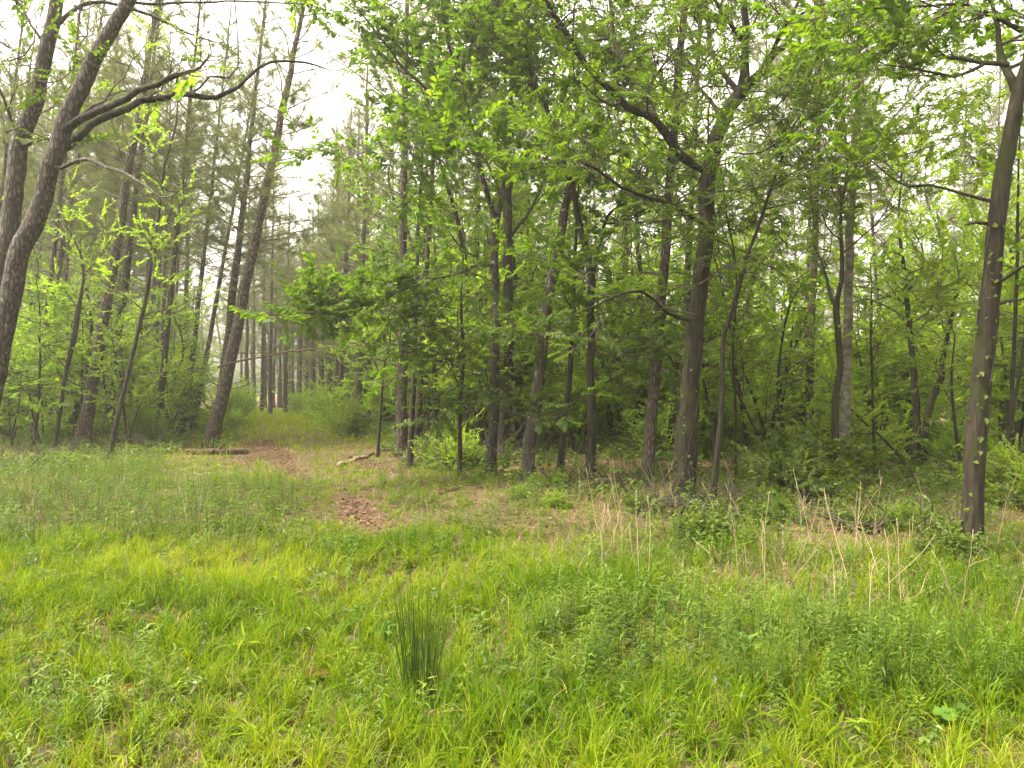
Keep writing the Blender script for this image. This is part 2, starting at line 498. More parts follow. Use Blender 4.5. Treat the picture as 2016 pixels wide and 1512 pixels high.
def leafy(wood, pos, dirs, start, d0, length, rad, spacing, depth=2, nsub=5, wob=0.2, up=0.05, wmat=0, bare=0.0):
    """one branch with side branches; collects spray seats in pos/dirs, writes wood tubes into `wood`"""
    n = 6
    pts = grow(start, d0, length, n, wob, up)
    wood.tube(pts, np.linspace(rad, max(0.004, rad * 0.3), n + 1), 5 if rad > 0.015 else 4, wmat, cap=False)
    if depth <= 1:
        if U() < bare: return
        m = max(1, int(length / spacing))
        for t in np.linspace(0.2, 1.0, m):
            f = t * n; i = min(n - 1, int(f)); q = pts[i] + (pts[i + 1] - pts[i]) * (f - i)
            dd = unit(pts[i + 1] - pts[i])
            pos.append(q); dirs.append(unit(dd * (0.5 if t < 0.95 else 1.5) + N(0, 0.55, 3) * np.array([1, 1, 0.35])))
        return
    for j in range(nsub):
        t = 0.2 + 0.8 * (j + U(0.2, 0.9)) / nsub
        f = min(t, 0.98) * n; i = int(f); q = pts[i] + (pts[i + 1] - pts[i]) * (f - i)
        dd = unit(pts[i + 1] - pts[i])
        sd = unit(dd * 0.6 + N(0, 0.8, 3) * np.array([1, 1, 0.5]))
        leafy(wood, pos, dirs, q, sd, length * U(0.35, 0.65) * (1.1 - 0.4 * t), rad * 0.5, spacing, depth - 1, nsub, wob, up, wmat, bare)
    leafy(wood, pos, dirs, pts[-1], pts[-1] - pts[-2], length * 0.4, rad * 0.35, spacing, 1, nsub, wob, up, wmat, bare)


def tree(name, label, cat, d, trunk, limbs=(), leaf='oak_leaf', spray='oak', bark='oak_bark', rate=1.6, blen=(0.9, 2.0), start=0.0,
         spacing=0.17, trunk_leaf=None, step=0.12, flare=1.35, sides=14, bare=0.0, sscale=1.0, nsub=5, base_y=None, up=0.05, extra=(), group=None):
    """a broadleaf tree: trunk, each main limb, and the leafy crown as its own mesh.
    trunk rows (px, py, w); limbs: dict(p=rows, dz=, rate=, leaf=start fraction)"""
    q = P(trunk[0][0], trunk[0][1], d)
    base = ground(q[0], q[1])
    root = empty(name, base, label, cat, group)
    tp = from_px(trunk, d, 0, base)
    if tp[0][2] > 0.02:                      # carry the trunk down to the ground
        k = tp[0].copy(); dirn = tp[0][:3] - tp[1][:3]; dirn = dirn / max(1e-6, abs(dirn[2])) * min(abs(tp[0][2]), 3)
        k[:3] = tp[0][:3] + dirn; k[2] = -0.1
        tp = np.vstack([k, tp])
    else:
        tp[0][2] = -0.1
    s = catmull(tp, step)
    s = knots(s, tp[0][3] * 0.12)
    z = s[:, 2]
    r = s[:, 3] * (1 + (flare - 1) * np.exp(-np.clip(z, 0, None) / 0.22)) * (1 + 0.025 * N(0, 1, len(s)))
    mb = MB(); mb.tube(s[:, :3], r, sides, 0, rough=0.012 if bark == 'grey_bark' else 0.03)
    mb.build('trunk', M[bark], root)
    wood = MB(); pos, dirs = [], []
    runs = []
    if trunk_leaf is not None: runs.append((s, trunk_leaf, rate, blen))
    for lb in limbs:
        lp = from_px(lb['p'], d + lb.get('d0', 0), lb.get('dz', 0), base)
        ls = catmull(lp, step)
        ls = knots(ls, lb.get('crook', 0.6) * float(lp[0][3]))
        lm = MB(); lm.tube(ls[:, :3], ls[:, 3] * (1 + 0.035 * N(0, 1, len(ls))), 10, 0, rough=0.02)
        lm.build('limb', M[lb.get('bark', bark)], root)
        runs.append((ls, lb.get('leaf', 0.15), lb.get('rate', rate), lb.get('blen', blen)))
    for ls, st, rt, bl in runs:
        seg = np.linalg.norm(np.diff(ls[:, :3], axis=0), axis=1); tot = seg.sum()
        cum = np.concatenate([[0], np.cumsum(seg)])
        m = int(tot * (1 - st) * rt * 1.25)
        ztop = EYE + (HOR + 110) / FPX * d - base[2]
        for t in np.sort(U(st, 1.0, m)) * tot:
            i = min(len(seg) - 1, int(np.searchsorted(cum, t)) - 1); i = max(i, 0)
            q = ls[i, :3] + (ls[i + 1, :3] - ls[i, :3]) * ((t - cum[i]) / max(seg[i], 1e-6))
            if q[2] > ztop: continue
            tan = unit(ls[i + 1, :3] - ls[i, :3])
            side = N(0, 1, 3) * np.array([1, 1, 0.45]); side -= tan * side.dot(tan)
            L = U(*bl) * (1.15 - 0.5 * t / tot)
            leafy(wood, pos, dirs, q, unit(unit(side) + tan * 0.5 + np.array([0, 0, 0.12])), L * 1.05, min(ls[i, 3] * 0.55, 0.008 + L * 0.011), spacing, 2, nsub, 0.2, up, 1, bare)
        if rt > 0 and ls[-1, 2] < ztop:
            leafy(wood, pos, dirs, ls[-1, :3], ls[-1, :3] - ls[-2, :3], bl[1] * 0.7, ls[-1, 3], spacing, 2, nsub, 0.2, up, 1, bare)
    for (px, py, dd, L, ang) in extra:       # single leafy branches seen low on the tree
        q = P(px, py, dd) - base
        leafy(wood, pos, dirs, q, np.array([math.cos(ang), N(0, 0.5), 0.15]), L, 0.012, spacing, 2, nsub, 0.2, 0.0, 1, 0)
    if pos:
        place(wood, SPR[spray], np.array(pos), np.array(dirs), U(0.8, 1.25, len(pos)) * sscale, 0, 1)
    if wood.n:
        wood.build('crown', [M[leaf], M['twig']], root, smooth=False)
    return root, s


def vine(root, s, d, y0, y1, count, mat, base_off=0.0):
    """creeper leaves hugging a trunk (local trunk samples s)"""
    mb = MB()
    z = s[:, 2]
    ok = np.where((z > y0) & (z < y1))[0]
    pick = rng.choice(ok, count)
    th = U(0, 2 * np.pi, count)
    out = np.stack([np.cos(th), np.sin(th), np.zeros(count)], -1)
    pos = s[pick, :3] + out * (s[pick, 3] + U(0.0, 0.045, count))[:, None] + N(0, 0.03, (count, 3)) + np.array([0, 0, 1]) * U(-0.1, 0.1, (count, 1))
    lv = []
    for _ in range(4):
        V, T = leaf_diamond(0.06, 0.045, 0.3, 0.4); lv.append(dict(V=V, T=T, r=np.full(len(V), U())))
    place(mb, lv, pos, out + N(0, 0.5, (count, 3)) + np.array([0, 0, -0.3]), U(0.6, 1.3, count), 0, None, 0.5)
    for k in range(1):
        a = U(0, 6.28); idx = ok[::2]
        off = np.stack([np.cos(a + s[idx, 2] * 1.2), np.sin(a + s[idx, 2] * 1.2), 0 * idx], -1) * (s[idx, 3:4] * 1.08)
        mb.tube(s[idx, :3] + off, np.full(len(idx), 0.005), 4, 1)
    mb.build('vine', [M[mat], M['twig']], root, smooth=False)


def D(py):
    return EYE * FPX / (py - HOR)


HEROES = []   # ground positions of hand-placed trees


def H(*a, **k):
    r, s = tree(*a, **k)
    HEROES.append((r.location.x, r.location.y))
    return r, s


# left edge: two big leaning grey trees
H('grey_tree', 'big leaning grey tree at the left edge with a long bare arching limb', 'tree', 9.0,
  [(-30, 820, 50), (8, 640, 46), (38, 504, 42), (60, 500 - 45, 41), (90, 367, 39), (113, 283, 38), (143, 200, 36), (187, 117, 33), (227, 40, 30), (253, 0, 28), (300, -120, 22), (340, -260, 12)],
  [dict(p=[(98, 322, 24), (112, 300, 22), (140, 283, 20), (180, 247, 17), (220, 230, 16), (253, 217, 15), (277, 203, 15), (327, 197, 14), (367, 190, 13), (427, 190, 11), (463, 170, 9), (493, 143, 8), (533, 123, 6), (600, 123, 5), (640, 135, 3)], dz=2.0, rate=0.5, blen=(0.4, 1.0), bark='dark_bark'),
   dict(p=[(122, 262, 18), (140, 247, 18), (167, 227, 17), (207, 207, 15), (247, 190, 14), (277, 177, 13), (313, 167, 12), (335, 152, 13), (352, 146, 11)], dz=-0.8, rate=0.25, blen=(0.3, 0.7), bark='dark_bark'),
   dict(p=[(108, 330, 10), (123, 330, 9), (150, 317, 9), (180, 313, 8), (213, 330, 8), (247, 340, 7), (283, 363, 6), (313, 387, 4)], dz=-1.0, rate=0.3, blen=(0.2, 0.6)),
   dict(p=[(372, 186, 5), (393, 173, 5), (413, 150, 5), (450, 153, 5), (467, 133, 4), (467, 67, 3), (462, 0, 3)], d0=1.4, dz=0.5, rate=0.6, blen=(0.3, 0.8)),
   dict(p=[(253, 4, 7), (300, 8, 6), (350, 5, 5), (467, 3, 4), (600, 8, 3)], dz=1.5, rate=0.7, blen=(0.4, 1.0))],
  leaf='maple_leaf', spray='young', bark='grey_bark', rate=0.6, bare=0.9, trunk_leaf=0.55, nsub=4)
H('grey_tree', 'grey tree leaning out of the left edge behind the tree with the arching limb', 'tree', 10.0,
  [(-55, 760, 44), (10, 500, 38), (33, 283 + 60, 37), (40, 283, 36), (67, 200, 33), (100, 67, 29), (113, 0, 27), (135, -140, 18), (160, -260, 9)],
  [dict(p=[(100, 60, 14), (130, 30, 10), (150, 17, 9), (207, 7, 8), (267, 20, 7), (317, 40, 6), (350, 57, 5), (413, 80, 3)], dz=1.2, rate=0.5, blen=(0.4, 1.0)),
   dict(p=[(48, 285, 12), (62, 280, 10), (80, 270, 6)], dz=-0.6, rate=0.3, blen=(0.3, 0.6))],
  leaf='willow_leaf', spray='young', bark='grey_bark', rate=0.9, bare=0.5, trunk_leaf=0.4, nsub=4, extra=[(20, 120, 9.6, 1.2, 0.3), (75, 160, 9.6, 0.9, 0.5), (10, 260, 9.5, 0.9, 0.5), (20, 95, 9.2, 1.2, 2.6)])
H('sapling_tree', 'thin dark sapling leaning right with a bare lower stem among the left pines', 'tree', 17.5,
  [(217, 890, 11), (228, 837, 10), (240, 787, 10), (267, 671, 9), (287, 587, 9), (300, 504, 8), (307, 467, 7), (323, 333, 5), (347, 240, 4), (350, 150, 2)], [],
  leaf='young_leaf', spray='young', bark='dark_bark', rate=2.0, blen=(0.6, 1.5), trunk_leaf=0.3, nsub=4)
H('sapling_tree', 'small forked sapling stem leaning right before the far left thicket', 'tree', 19.0,
  [(120, 800, 8), (133, 720, 9), (148, 655, 11), (152, 620, 11), (160, 580, 7), (164, 540, 5), (158, 500, 4), (140, 460, 2)], [],
  leaf='young_leaf', spray='young', bark='dark_bark', rate=2.0, blen=(0.6, 1.4), trunk_leaf=0.35, nsub=4)

# middle group
H('sapling_tree', 'slim straight dark sapling standing just in front of a pine right of the path', 'tree', 15.8,
  [(807, 914, 14), (811, 820, 13), (815, 737, 12), (819, 571, 10), (824, 450, 8), (830, 330, 6), (833, 250, 5), (836, 200, 3)], 
  [dict(p=[(833, 262, 3), (810, 225, 3), (795, 200, 2)], dz=-0.5), dict(p=[(836, 210, 3), (850, 160, 2), (852, 100, 2)], dz=0.5)],
  leaf='oak_leaf', spray='oak_far', bark='dark_bark', rate=1.5, blen=(0.5, 1.2), trunk_leaf=0.6, nsub=4)
H('oak_tree', 'slender oak with a low fork whose left limb bends up towards the sky gap', 'tree', 14.2,
  [(966, 930, 24), (968, 880, 23), (972, 837, 22), (975, 704, 20), (979, 604, 19), (975, 571, 19), (974, 504, 18), (975, 445, 18), (969, 417, 13), (955, 367, 12), (939, 310, 12), (929, 267, 11), (919, 217, 10), (912, 167, 9), (899, 133, 8), (885, 93, 7), (872, 20, 5), (860, -60, 3)],
  [dict(p=[(976, 444, 13), (982, 417, 13), (988, 385, 12), (992, 340, 10), (996, 280, 8), (992, 200, 6), (1000, 110, 4), (995, 20, 2)], dz=0.8),
   dict(p=[(920, 247, 9), (885, 215, 8), (845, 180, 7), (800, 140, 6), (745, 70, 5), (700, 10, 3), (670, -40, 2)], dz=-1.0, rate=2.6),
   dict(p=[(926, 282, 6), (890, 275, 5), (840, 270, 4), (780, 275, 3), (740, 290, 2)], dz=-1.2, rate=2.4),
   dict(p=[(974, 522, 8), (950, 522, 7), (925, 527, 7), (900, 540, 7), (859, 547, 6), (805, 567, 5), (755, 588, 4), (700, 606, 3), (640, 615, 2), (580, 625, 1.5)], dz=-2.2, rate=6.0, blen=(0.4, 0.85), leaf=0.3)],
  rate=2.4, blen=(0.9, 2.0), trunk_leaf=0.62, bark='lichen_bark', extra=[(700, 603, 12.3, 0.7, 3.0), (620, 616, 12.1, 0.6, 3.2), (780, 577, 12.7, 0.8, 2.9), (860, 548, 13, 0.9, 3.0), (960, 640, 14, 1.5, 3.3), (955, 700, 13.8, 1.5, 3.0), (960, 590, 14, 1.4, 3.1), (965, 760, 13.8, 1.2, 3.2), (950, 670, 13.4, 1.3, 3.0), (965, 620, 13.6, 1.5, 3.4), (950, 740, 13.3, 1.1, 2.9), (985, 810, 13.6, 0.8, 0.3), (955, 790, 13.6, 0.9, 3.1), (980, 560, 13.4, 1.2, 2.8)])
H('oak_tree', 'thick straight trunk close behind the slender forked oak', 'tree', 18.0,
  [(988, 900, 32), (992, 850, 27), (997, 790, 25), (1000, 737, 24), (1003, 637, 23), (1001, 560, 22), (1000, 504, 21), (1002, 400, 18), (1008, 300, 15), (1005, 200, 12), (1012, 100, 9), (1010, -20, 5), (1012, -120, 3)],
  [dict(p=[(990, 878, 16), (1008, 866, 14), (1024, 848, 11), (1033, 832, 8)], dz=-0.5, rate=0), dict(p=[(1003, 420, 8), (960, 330, 6), (900, 240, 5), (860, 150, 3)], dz=1.5),
   dict(p=[(1003, 470, 8), (1050, 400, 6), (1100, 300, 4)], dz=2.0)],
  spray='oak_far', rate=1.9, blen=(1.2, 2.4), trunk_leaf=0.5, extra=[(1003, 700, 17.5, 1.6, 0.2), (1000, 660, 17.6, 1.5, 3.2), (1003, 600, 17.6, 1.8, 0.2)])
H('oak_tree', 'mossy oak leaning right before its top sweeps back up to the left', 'tree', 13.5,
  [(1039, 944, 30), (1042, 871, 28), (1052, 804, 27), (1062, 737, 27), (1072, 637, 25), (1082, 571, 24), (1095, 520, 23), (1102, 483, 21), (1112, 417, 19), (1119, 377, 16), (1113, 320, 13), (1102, 283, 12), (1082, 233, 11), (1062, 187, 11), (1025, 140, 10), (982, 77, 9), (939, 30, 8), (915, 0, 7), (880, -60, 4)],
  [dict(p=[(1064, 192, 9), (1048, 140, 8), (1036, 100, 8), (1022, 67, 7), (1000, 30, 6), (980, -5, 5), (960, -60, 3)], dz=0.8),
   dict(p=[(1075, 208, 5), (1090, 150, 4), (1110, 70, 3), (1112, -10, 2)], dz=1.2),
   dict(p=[(1080, 590, 6), (1105, 555, 5), (1140, 530, 3)], dz=-1.0, rate=3.0, blen=(0.4, 0.9)),
   dict(p=[(1068, 665, 5), (1040, 650, 4), (1015, 655, 3)], dz=-0.8, rate=2.0, blen=(0.4, 0.9))],
  rate=2.3, blen=(0.9, 2.0), trunk_leaf=0.6, bark='lichen_bark', extra=[(1060, 830, 13, 0.9, 3.0), (1066, 822, 13, 0.9, 0.2)])
H('oak_tree', 'oak forking into a narrow V right beside the mossy leaning oak', 'tree', 13.3,
  [(1162, 946, 21), (1164, 880, 20), (1165, 837, 19), (1162, 737, 18), (1164, 671, 18), (1162, 604, 18), (1165, 554, 18), (1158, 510, 16), (1152, 483, 15), (1139, 433, 14), (1129, 377, 13), (1119, 347, 12), (1110, 280, 10), (1112, 200, 8), (1125, 120, 6), (1130, 30, 4), (1140, -60, 2)],
  [dict(p=[(1166, 545, 11), (1179, 483, 9), (1187, 450, 8), (1195, 427, 7), (1219, 407, 6), (1240, 395, 5), (1265, 383, 4)], dz=1.0),
   dict(p=[(1128, 365, 8), (1155, 327, 8), (1172, 300, 6), (1190, 250, 5), (1215, 180, 3)], dz=-1.0),
   dict(p=[(1120, 350, 5), (1075, 330, 4), (1010, 340, 3), (960, 335, 2)], dz=-1.6, rate=3.0)],
  rate=2.4, blen=(0.9, 1.9), trunk_leaf=0.55, extra=[(1166, 670, 13, 1.6, 0.1), (1168, 700, 12.8, 1.4, 0.2), (1160, 640, 13, 1.3, 0.3), (1175, 620, 13, 1.4, 0.3), (1160, 560, 12.8, 1.3, 3.0), (1180, 690, 12.6, 1.4, 0.1), (1175, 655, 12.8, 1.3, 0.4), (1190, 720, 12.6, 1.1, 0.0), (1150, 660, 12.9, 1.0, 2.8), (1170, 590, 12.7, 1.2, 0.2)])

# the big oak and its neighbours
big, bs = H('oak_tree', 'biggest dark oak right of centre with a fan of thick limbs near the top', 'tree', 10.9,
  [(1340, 985, 48), (1347, 950, 44), (1351, 937, 43), (1357, 771, 40), (1371, 637, 38), (1381, 537, 36), (1391, 467, 35), (1394, 367, 36), (1403, 310, 36), (1421, 247, 32), (1444, 200, 30), (1464, 167, 27), (1467, 130, 18), (1466, 100, 17), (1467, 50, 16), (1462, 0, 15), (1458, -90, 10), (1462, -200, 5)],
  [dict(p=[(1466, 172, 22), (1480, 160, 22), (1504, 140, 20), (1514, 118, 18), (1523, 100, 14), (1544, 83, 12), (1557, 50, 10), (1562, 30, 8), (1580, -30, 6), (1610, -90, 3)], dz=1.0),
   dict(p=[(1521, 103, 11), (1534, 67, 9), (1547, 43, 8), (1575, 28, 6), (1597, 17, 4), (1660, 0, 3)], dz=-1.2),
   dict(p=[(1458, 180, 14), (1447, 173, 13), (1427, 150, 12), (1407, 113, 12), (1396, 83, 11), (1394, 33, 10), (1391, 0, 9), (1380, -70, 4)], dz=0.8),
   dict(p=[(1466, 85, 12), (1450, 62, 10), (1441, 50, 9), (1420, 22, 8), (1407, 0, 7), (1385, -50, 3)], dz=-1.5),
   dict(p=[(1397, 340, 24), (1370, 322, 23), (1344, 307, 22), (1305, 260, 20), (1272, 230, 18), (1239, 207, 16), (1189, 167, 15), (1162, 137, 14), (1122, 90, 13), (1099, 43, 12), (1075, 0, 10), (1050, -60, 6)], dz=-1.5, rate=1.5),
   dict(p=[(1304, 262, 13), (1282, 213, 13), (1259, 173, 12), (1239, 133, 12), (1219, 110, 11), (1205, 73, 10), (1203, 33, 10), (1199, 0, 9), (1190, -70, 5)], dz=0.8, rate=1.5),
   dict(p=[(1388, 445, 12), (1360, 425, 11), (1332, 410, 10), (1282, 390, 9), (1239, 373, 8), (1192, 347, 7), (1160, 327, 6), (1130, 318, 4), (1095, 320, 2)], dz=-1.8, rate=2.2, blen=(0.6, 1.3)),
   dict(p=[(1368, 632, 9), (1350, 628, 9), (1330, 621, 8), (1315, 615, 7), (1295, 597, 7), (1262, 574, 6), (1239, 572, 6), (1205, 584, 5), (1172, 601, 4), (1139, 614, 3), (1100, 640, 2)], dz=-1.4, rate=1.2, blen=(0.4, 0.9), leaf=0.45),
   dict(p=[(1420, 245, 10), (1408, 212, 9), (1390, 190, 8), (1377, 177, 8), (1361, 140, 7), (1344, 97, 6), (1330, 40, 4)], dz=1.0),
   dict(p=[(1402, 300, 9), (1385, 285, 8), (1365, 278, 7), (1345, 262, 6), (1320, 200, 4)], dz=1.6),
   dict(p=[(1206, 75, 6), (1180, 78, 5), (1140, 85, 4), (1100, 78, 3), (1060, 65, 2)], dz=-0.8)],
  leaf='willow_leaf', spray='willow', bark='oak_bark', rate=1.5, blen=(0.7, 1.6), trunk_leaf=0.5, spacing=0.18, sides=20,
  extra=[(1395, 330, 10.2, 1.4, 0.3), (1400, 380, 10.0, 1.3, 0.2), (1390, 420, 10.2, 1.3, 2.8), (1385, 480, 10.2, 1.2, 0.3), (1375, 560, 10.2, 1.1, 0.3), (1450, 180, 10.2, 1.2, 2.9), (1470, 180, 10.2, 1.4, 0.2), (1440, 260, 10.2, 1.4, 0.3), (1440, 300, 10.2, 1.4, 0.1), (1372, 620, 10.3, 0.8, 2.9)])
vine(big, bs, 10.9, 0.1, 2.4, 60, 'oak_leaf')
H('willow_sapling', 'slender sapling leaning right in front of the biggest oak with a long bare stem', 'tree', 10.4,
  [(1404, 990, 13), (1411, 904, 12), (1421, 787, 11), (1424, 671, 11), (1441, 614, 10), (1454, 564, 9), (1471, 504, 8), (1497, 433, 7), (1517, 373, 7), (1541, 307, 6), (1557, 257, 5), (1585, 215, 3), (1620, 175, 2)],
  [dict(p=[(1432, 640, 5), (1450, 560, 4), (1440, 470, 4), (1425, 380, 3), (1430, 300, 2)], dz=1.0), dict(p=[(1520, 370, 4), (1560, 340, 3), (1620, 310, 2)], dz=0.8), dict(p=[(1541, 307, 4), (1510, 270, 3), (1470, 262, 2)], dz=-1)],
  leaf='willow_leaf', spray='willow', bark='dark_bark', rate=2.6, blen=(0.6, 1.4), trunk_leaf=0.5, nsub=4)
H('twisted_tree', 'dark twisting trunk with a Y fork leaning against the pale trunk', 'tree', 12.5,
  [(1643, 950, 16), (1644, 870, 15), (1645, 787, 15), (1654, 721, 14), (1649, 654, 14), (1646, 610, 14), (1652, 575, 11), (1657, 554, 10), (1658, 504, 9), (1655, 420, 7), (1668, 330, 6), (1662, 240, 5), (1660, 130, 3)],
  [dict(p=[(1647, 612, 9), (1634, 577, 8), (1627, 544, 6), (1610, 500, 5), (1590, 430, 3)], dz=1.0), dict(p=[(1662, 400, 5), (1640, 340, 4), (1625, 290, 2)], dz=-1.0)],
  leaf='willow_leaf', spray='willow', bark='dark_bark', rate=2.4, blen=(0.7, 1.5), trunk_leaf=0.5, nsub=4)
H('pale_tree', 'pale grey trunk running straight up right of the twisting dark tree', 'tree', 13.0,
  [(1654, 960, 26), (1660, 930, 24), (1666, 771, 21), (1669, 637, 19), (1672, 504, 18), (1676, 420, 16), (1681, 333, 15), (1687, 233, 13), (1691, 117, 10), (1691, 33, 8), (1693, -60, 5), (1690, -160, 3)],
  [dict(p=[(1688, 300, 6), (1712, 285, 5), (1760, 230, 4), (1800, 185, 3), (1840, 150, 2)], dz=1.5), dict(p=[(1684, 310, 6), (1702, 298, 5), (1745, 322, 4), (1790, 365, 4), (1840, 362, 3)], dz=-1.0),
   dict(p=[(1682, 340, 5), (1730, 320, 4), (1800, 300, 3), (1870, 275, 2)], dz=-1.2), dict(p=[(1690, 130, 4), (1720, 70, 3), (1760, 20, 2)], dz=1), dict(p=[(1690, 150, 4), (1665, 90, 3), (1650, 20, 2)], dz=-1), dict(p=[(1670, 600, 5), (1710, 590, 4), (1770, 620, 3), (1800, 680, 2)], dz=1.2)],
  leaf='willow_leaf', spray='willow', bark='pale_bark', rate=2.6, blen=(0.7, 1.6), trunk_leaf=0.45, nsub=4)
tw, _ = H('forked_tree', 'trunk splitting into a V close to the ground left of the big right trunk', 'tree', 15.5,
  [(1808, 960, 20), (1804, 900, 18), (1804, 804, 16), (1797, 721, 14), (1790, 640, 12), (1780, 540, 9), (1770, 440, 6), (1775, 330, 3)],
  [dict(p=[(1807, 945, 16), (1818, 915, 15), (1827, 821, 14), (1840, 770, 13), (1854, 737, 12), (1861, 687, 11), (1872, 620, 9), (1890, 540, 6), (1900, 450, 3)], dz=0.8, leaf=0.5)],
  leaf='maple_leaf', spray='maple', bark='dark_bark', rate=2.6, blen=(0.8, 1.8), trunk_leaf=0.4, nsub=5)
edge, es = H('oak_tree', 'stout trunk with creeper leaves standing at the right edge of the clearing', 'tree', 7.4,
  [(1911, 1088, 46), (1914, 1040, 42), (1917, 971, 41), (1924, 837, 44), (1934, 737, 43), (1944, 637, 40), (1954, 537, 38), (1957, 467, 37), (1967, 383, 35), (1981, 300, 32), (1994, 233, 31), (2007, 183, 28), (2022, 120, 20), (2030, 40, 15), (2035, -60, 10), (2040, -160, 5)],
  [dict(p=[(2004, 188, 20), (1997, 177, 20), (1987, 140, 18), (1974, 107, 16), (1966, 75, 12), (1955, 20, 9), (1950, -40, 5)], dz=0.6),
   dict(p=[(1986, 128, 12), (1971, 125, 12), (1937, 125, 11), (1894, 117, 9), (1844, 110, 7), (1830, 92, 6), (1822, 70, 5), (1807, 33, 3), (1790, 0, 2)], dz=0.7, rate=2.0, blen=(0.4, 0.9)),
   dict(p=[(1935, 128, 8), (1911, 140, 8), (1877, 152, 7), (1844, 143, 6), (1794, 133, 4), (1745, 128, 2)], dz=-0.6, rate=3.2, blen=(0.3, 0.8)),
   dict(p=[(1958, 396, 10), (1941, 393, 9), (1891, 380, 7), (1827, 363, 6), (1787, 365, 5), (1744, 340, 4), (1711, 313, 3)], dz=0.6, rate=1.6, blen=(0.4, 0.9)),
   dict(p=[(1948, 560, 9), (1975, 548, 8), (2010, 525, 7), (2050, 515, 5)], dz=-0.5, rate=1.5, blen=(0.4, 0.8)),
   dict(p=[(1962, 600, 7), (1985, 594, 6), (2020, 587, 5), (2060, 570, 3)], dz=0.6, rate=1.5, blen=(0.4, 0.8)),
   dict(p=[(1942, 440, 8), (1925, 436, 7), (1912, 438, 6), (1900, 443, 4)], dz=-0.3, rate=0),
   dict(p=[(2010, 60, 12), (1990, 50, 10), (1940, 25, 8), (1880, 8, 6), (1780, 14, 4), (1680, 18, 2)], dz=-0.8, rate=3.0, blen=(0.5, 1.0))],
  leaf='oak_leaf', spray='oak_far', bark='oak_bark', rate=2.8, blen=(0.6, 1.3), trunk_leaf=0.66, spacing=0.13, sides=22, sscale=0.72,
  extra=[(1960, 30, 7.2, 0.9, 2.6), (1900, 20, 7.0, 0.9, 3.1), (1850, 15, 6.9, 0.8, 3.1), (1990, 80, 7.2, 0.7, 0.2)])
vine(edge, es, 7.4, 1.6, 2.5, 10, 'gold_leaf')
vine(edge, es, 7.4, 0.2, 3.4, 150, 'oak_leaf')
H('sapling_tree', 'pair of thin straight stems beyond the creeper-covered trunk', 'tree', 12.0,
  [(1971, 1010, 12), (1978, 900, 11), (1988, 837, 10), (1994, 740, 9), (1998, 637, 8), (2003, 500, 7), (2005, 350, 5), (2010, 200, 3)],
  [dict(p=[(1980, 880, 8), (2000, 780, 7), (2016, 680, 6), (2030, 560, 4)], dz=0.6, leaf=0.5)],
  leaf='maple_leaf', spray='maple', bark='dark_bark', rate=2.2, blen=(0.7, 1.5), trunk_leaf=0.35, nsub=4)
for px, py, pts, lab in (
        (1447, 1000, [(1450, 930, 7), (1449, 860, 6), (1447, 764, 6), (1443, 700, 5), (1450, 600, 4), (1470, 520, 3)], 'thin upright double-kinked stem between the biggest oak and its leaning sapling'),
        (1521, 940, [(1560, 935, 6), (1521, 897, 7), (1490, 850, 6), (1465, 800, 5), (1447, 764, 4), (1435, 720, 3)], 'bent sapling leaning sharply left across the thicket right of the biggest oak'),
        (1533, 940, [(1532, 930, 8), (1533, 840, 7), (1532, 740, 6), (1545, 640, 5), (1560, 590, 4), (1580, 560, 2)], 'thin stem that bends right near its top, left of a straight pine'),
        (1720, 930, [(1722, 905, 8), (1720, 830, 7), (1717, 740, 6), (1714, 660, 5), (1716, 560, 3)], 'slim dark stem in the thicket right of the pale trunk'),
        (1760, 940, [(1790, 925, 6), (1745, 870, 6), (1700, 830, 5), (1665, 795, 4), (1640, 770, 2)], 'thin fallen stem slanting left behind the pale trunk'),
        (1117, 900, [(1105, 895, 14), (1112, 820, 13), (1122, 737, 12), (1127, 650, 11), (1130, 560, 9), (1135, 450, 6), (1140, 350, 3)], 'dark small trunk seen between the mossy oak and the forked oak'),
        (880, 900, [(905, 900, 10), (906, 800, 9), (912, 700, 8), (908, 600, 6), (912, 500, 4)], 'young trunk half hidden by leaves left of the slender forked oak'),
        (745, 893, [(744, 893, 7), (750, 800, 6), (757, 720, 5), (765, 690, 4), (770, 640, 2)], 'very thin sapling beside the pale log at the edge of the path'),
        (1890, 950, [(1893, 920, 8), (1882, 850, 7), (1876, 790, 6), (1873, 740, 5), (1880, 660, 3)], 'kinked thin stem just left of the creeper-covered trunk')):
    H('sapling_tree', lab, 'tree', 14.0 if px != 745 else 18.5, pts, [], leaf='young_leaf' if px != 1117 else 'oak_leaf', spray='young' if px != 1117 else 'oak_far', bark='dark_bark', rate=2.4, blen=(0.6, 1.4), trunk_leaf=0.4, nsub=4, sides=8)

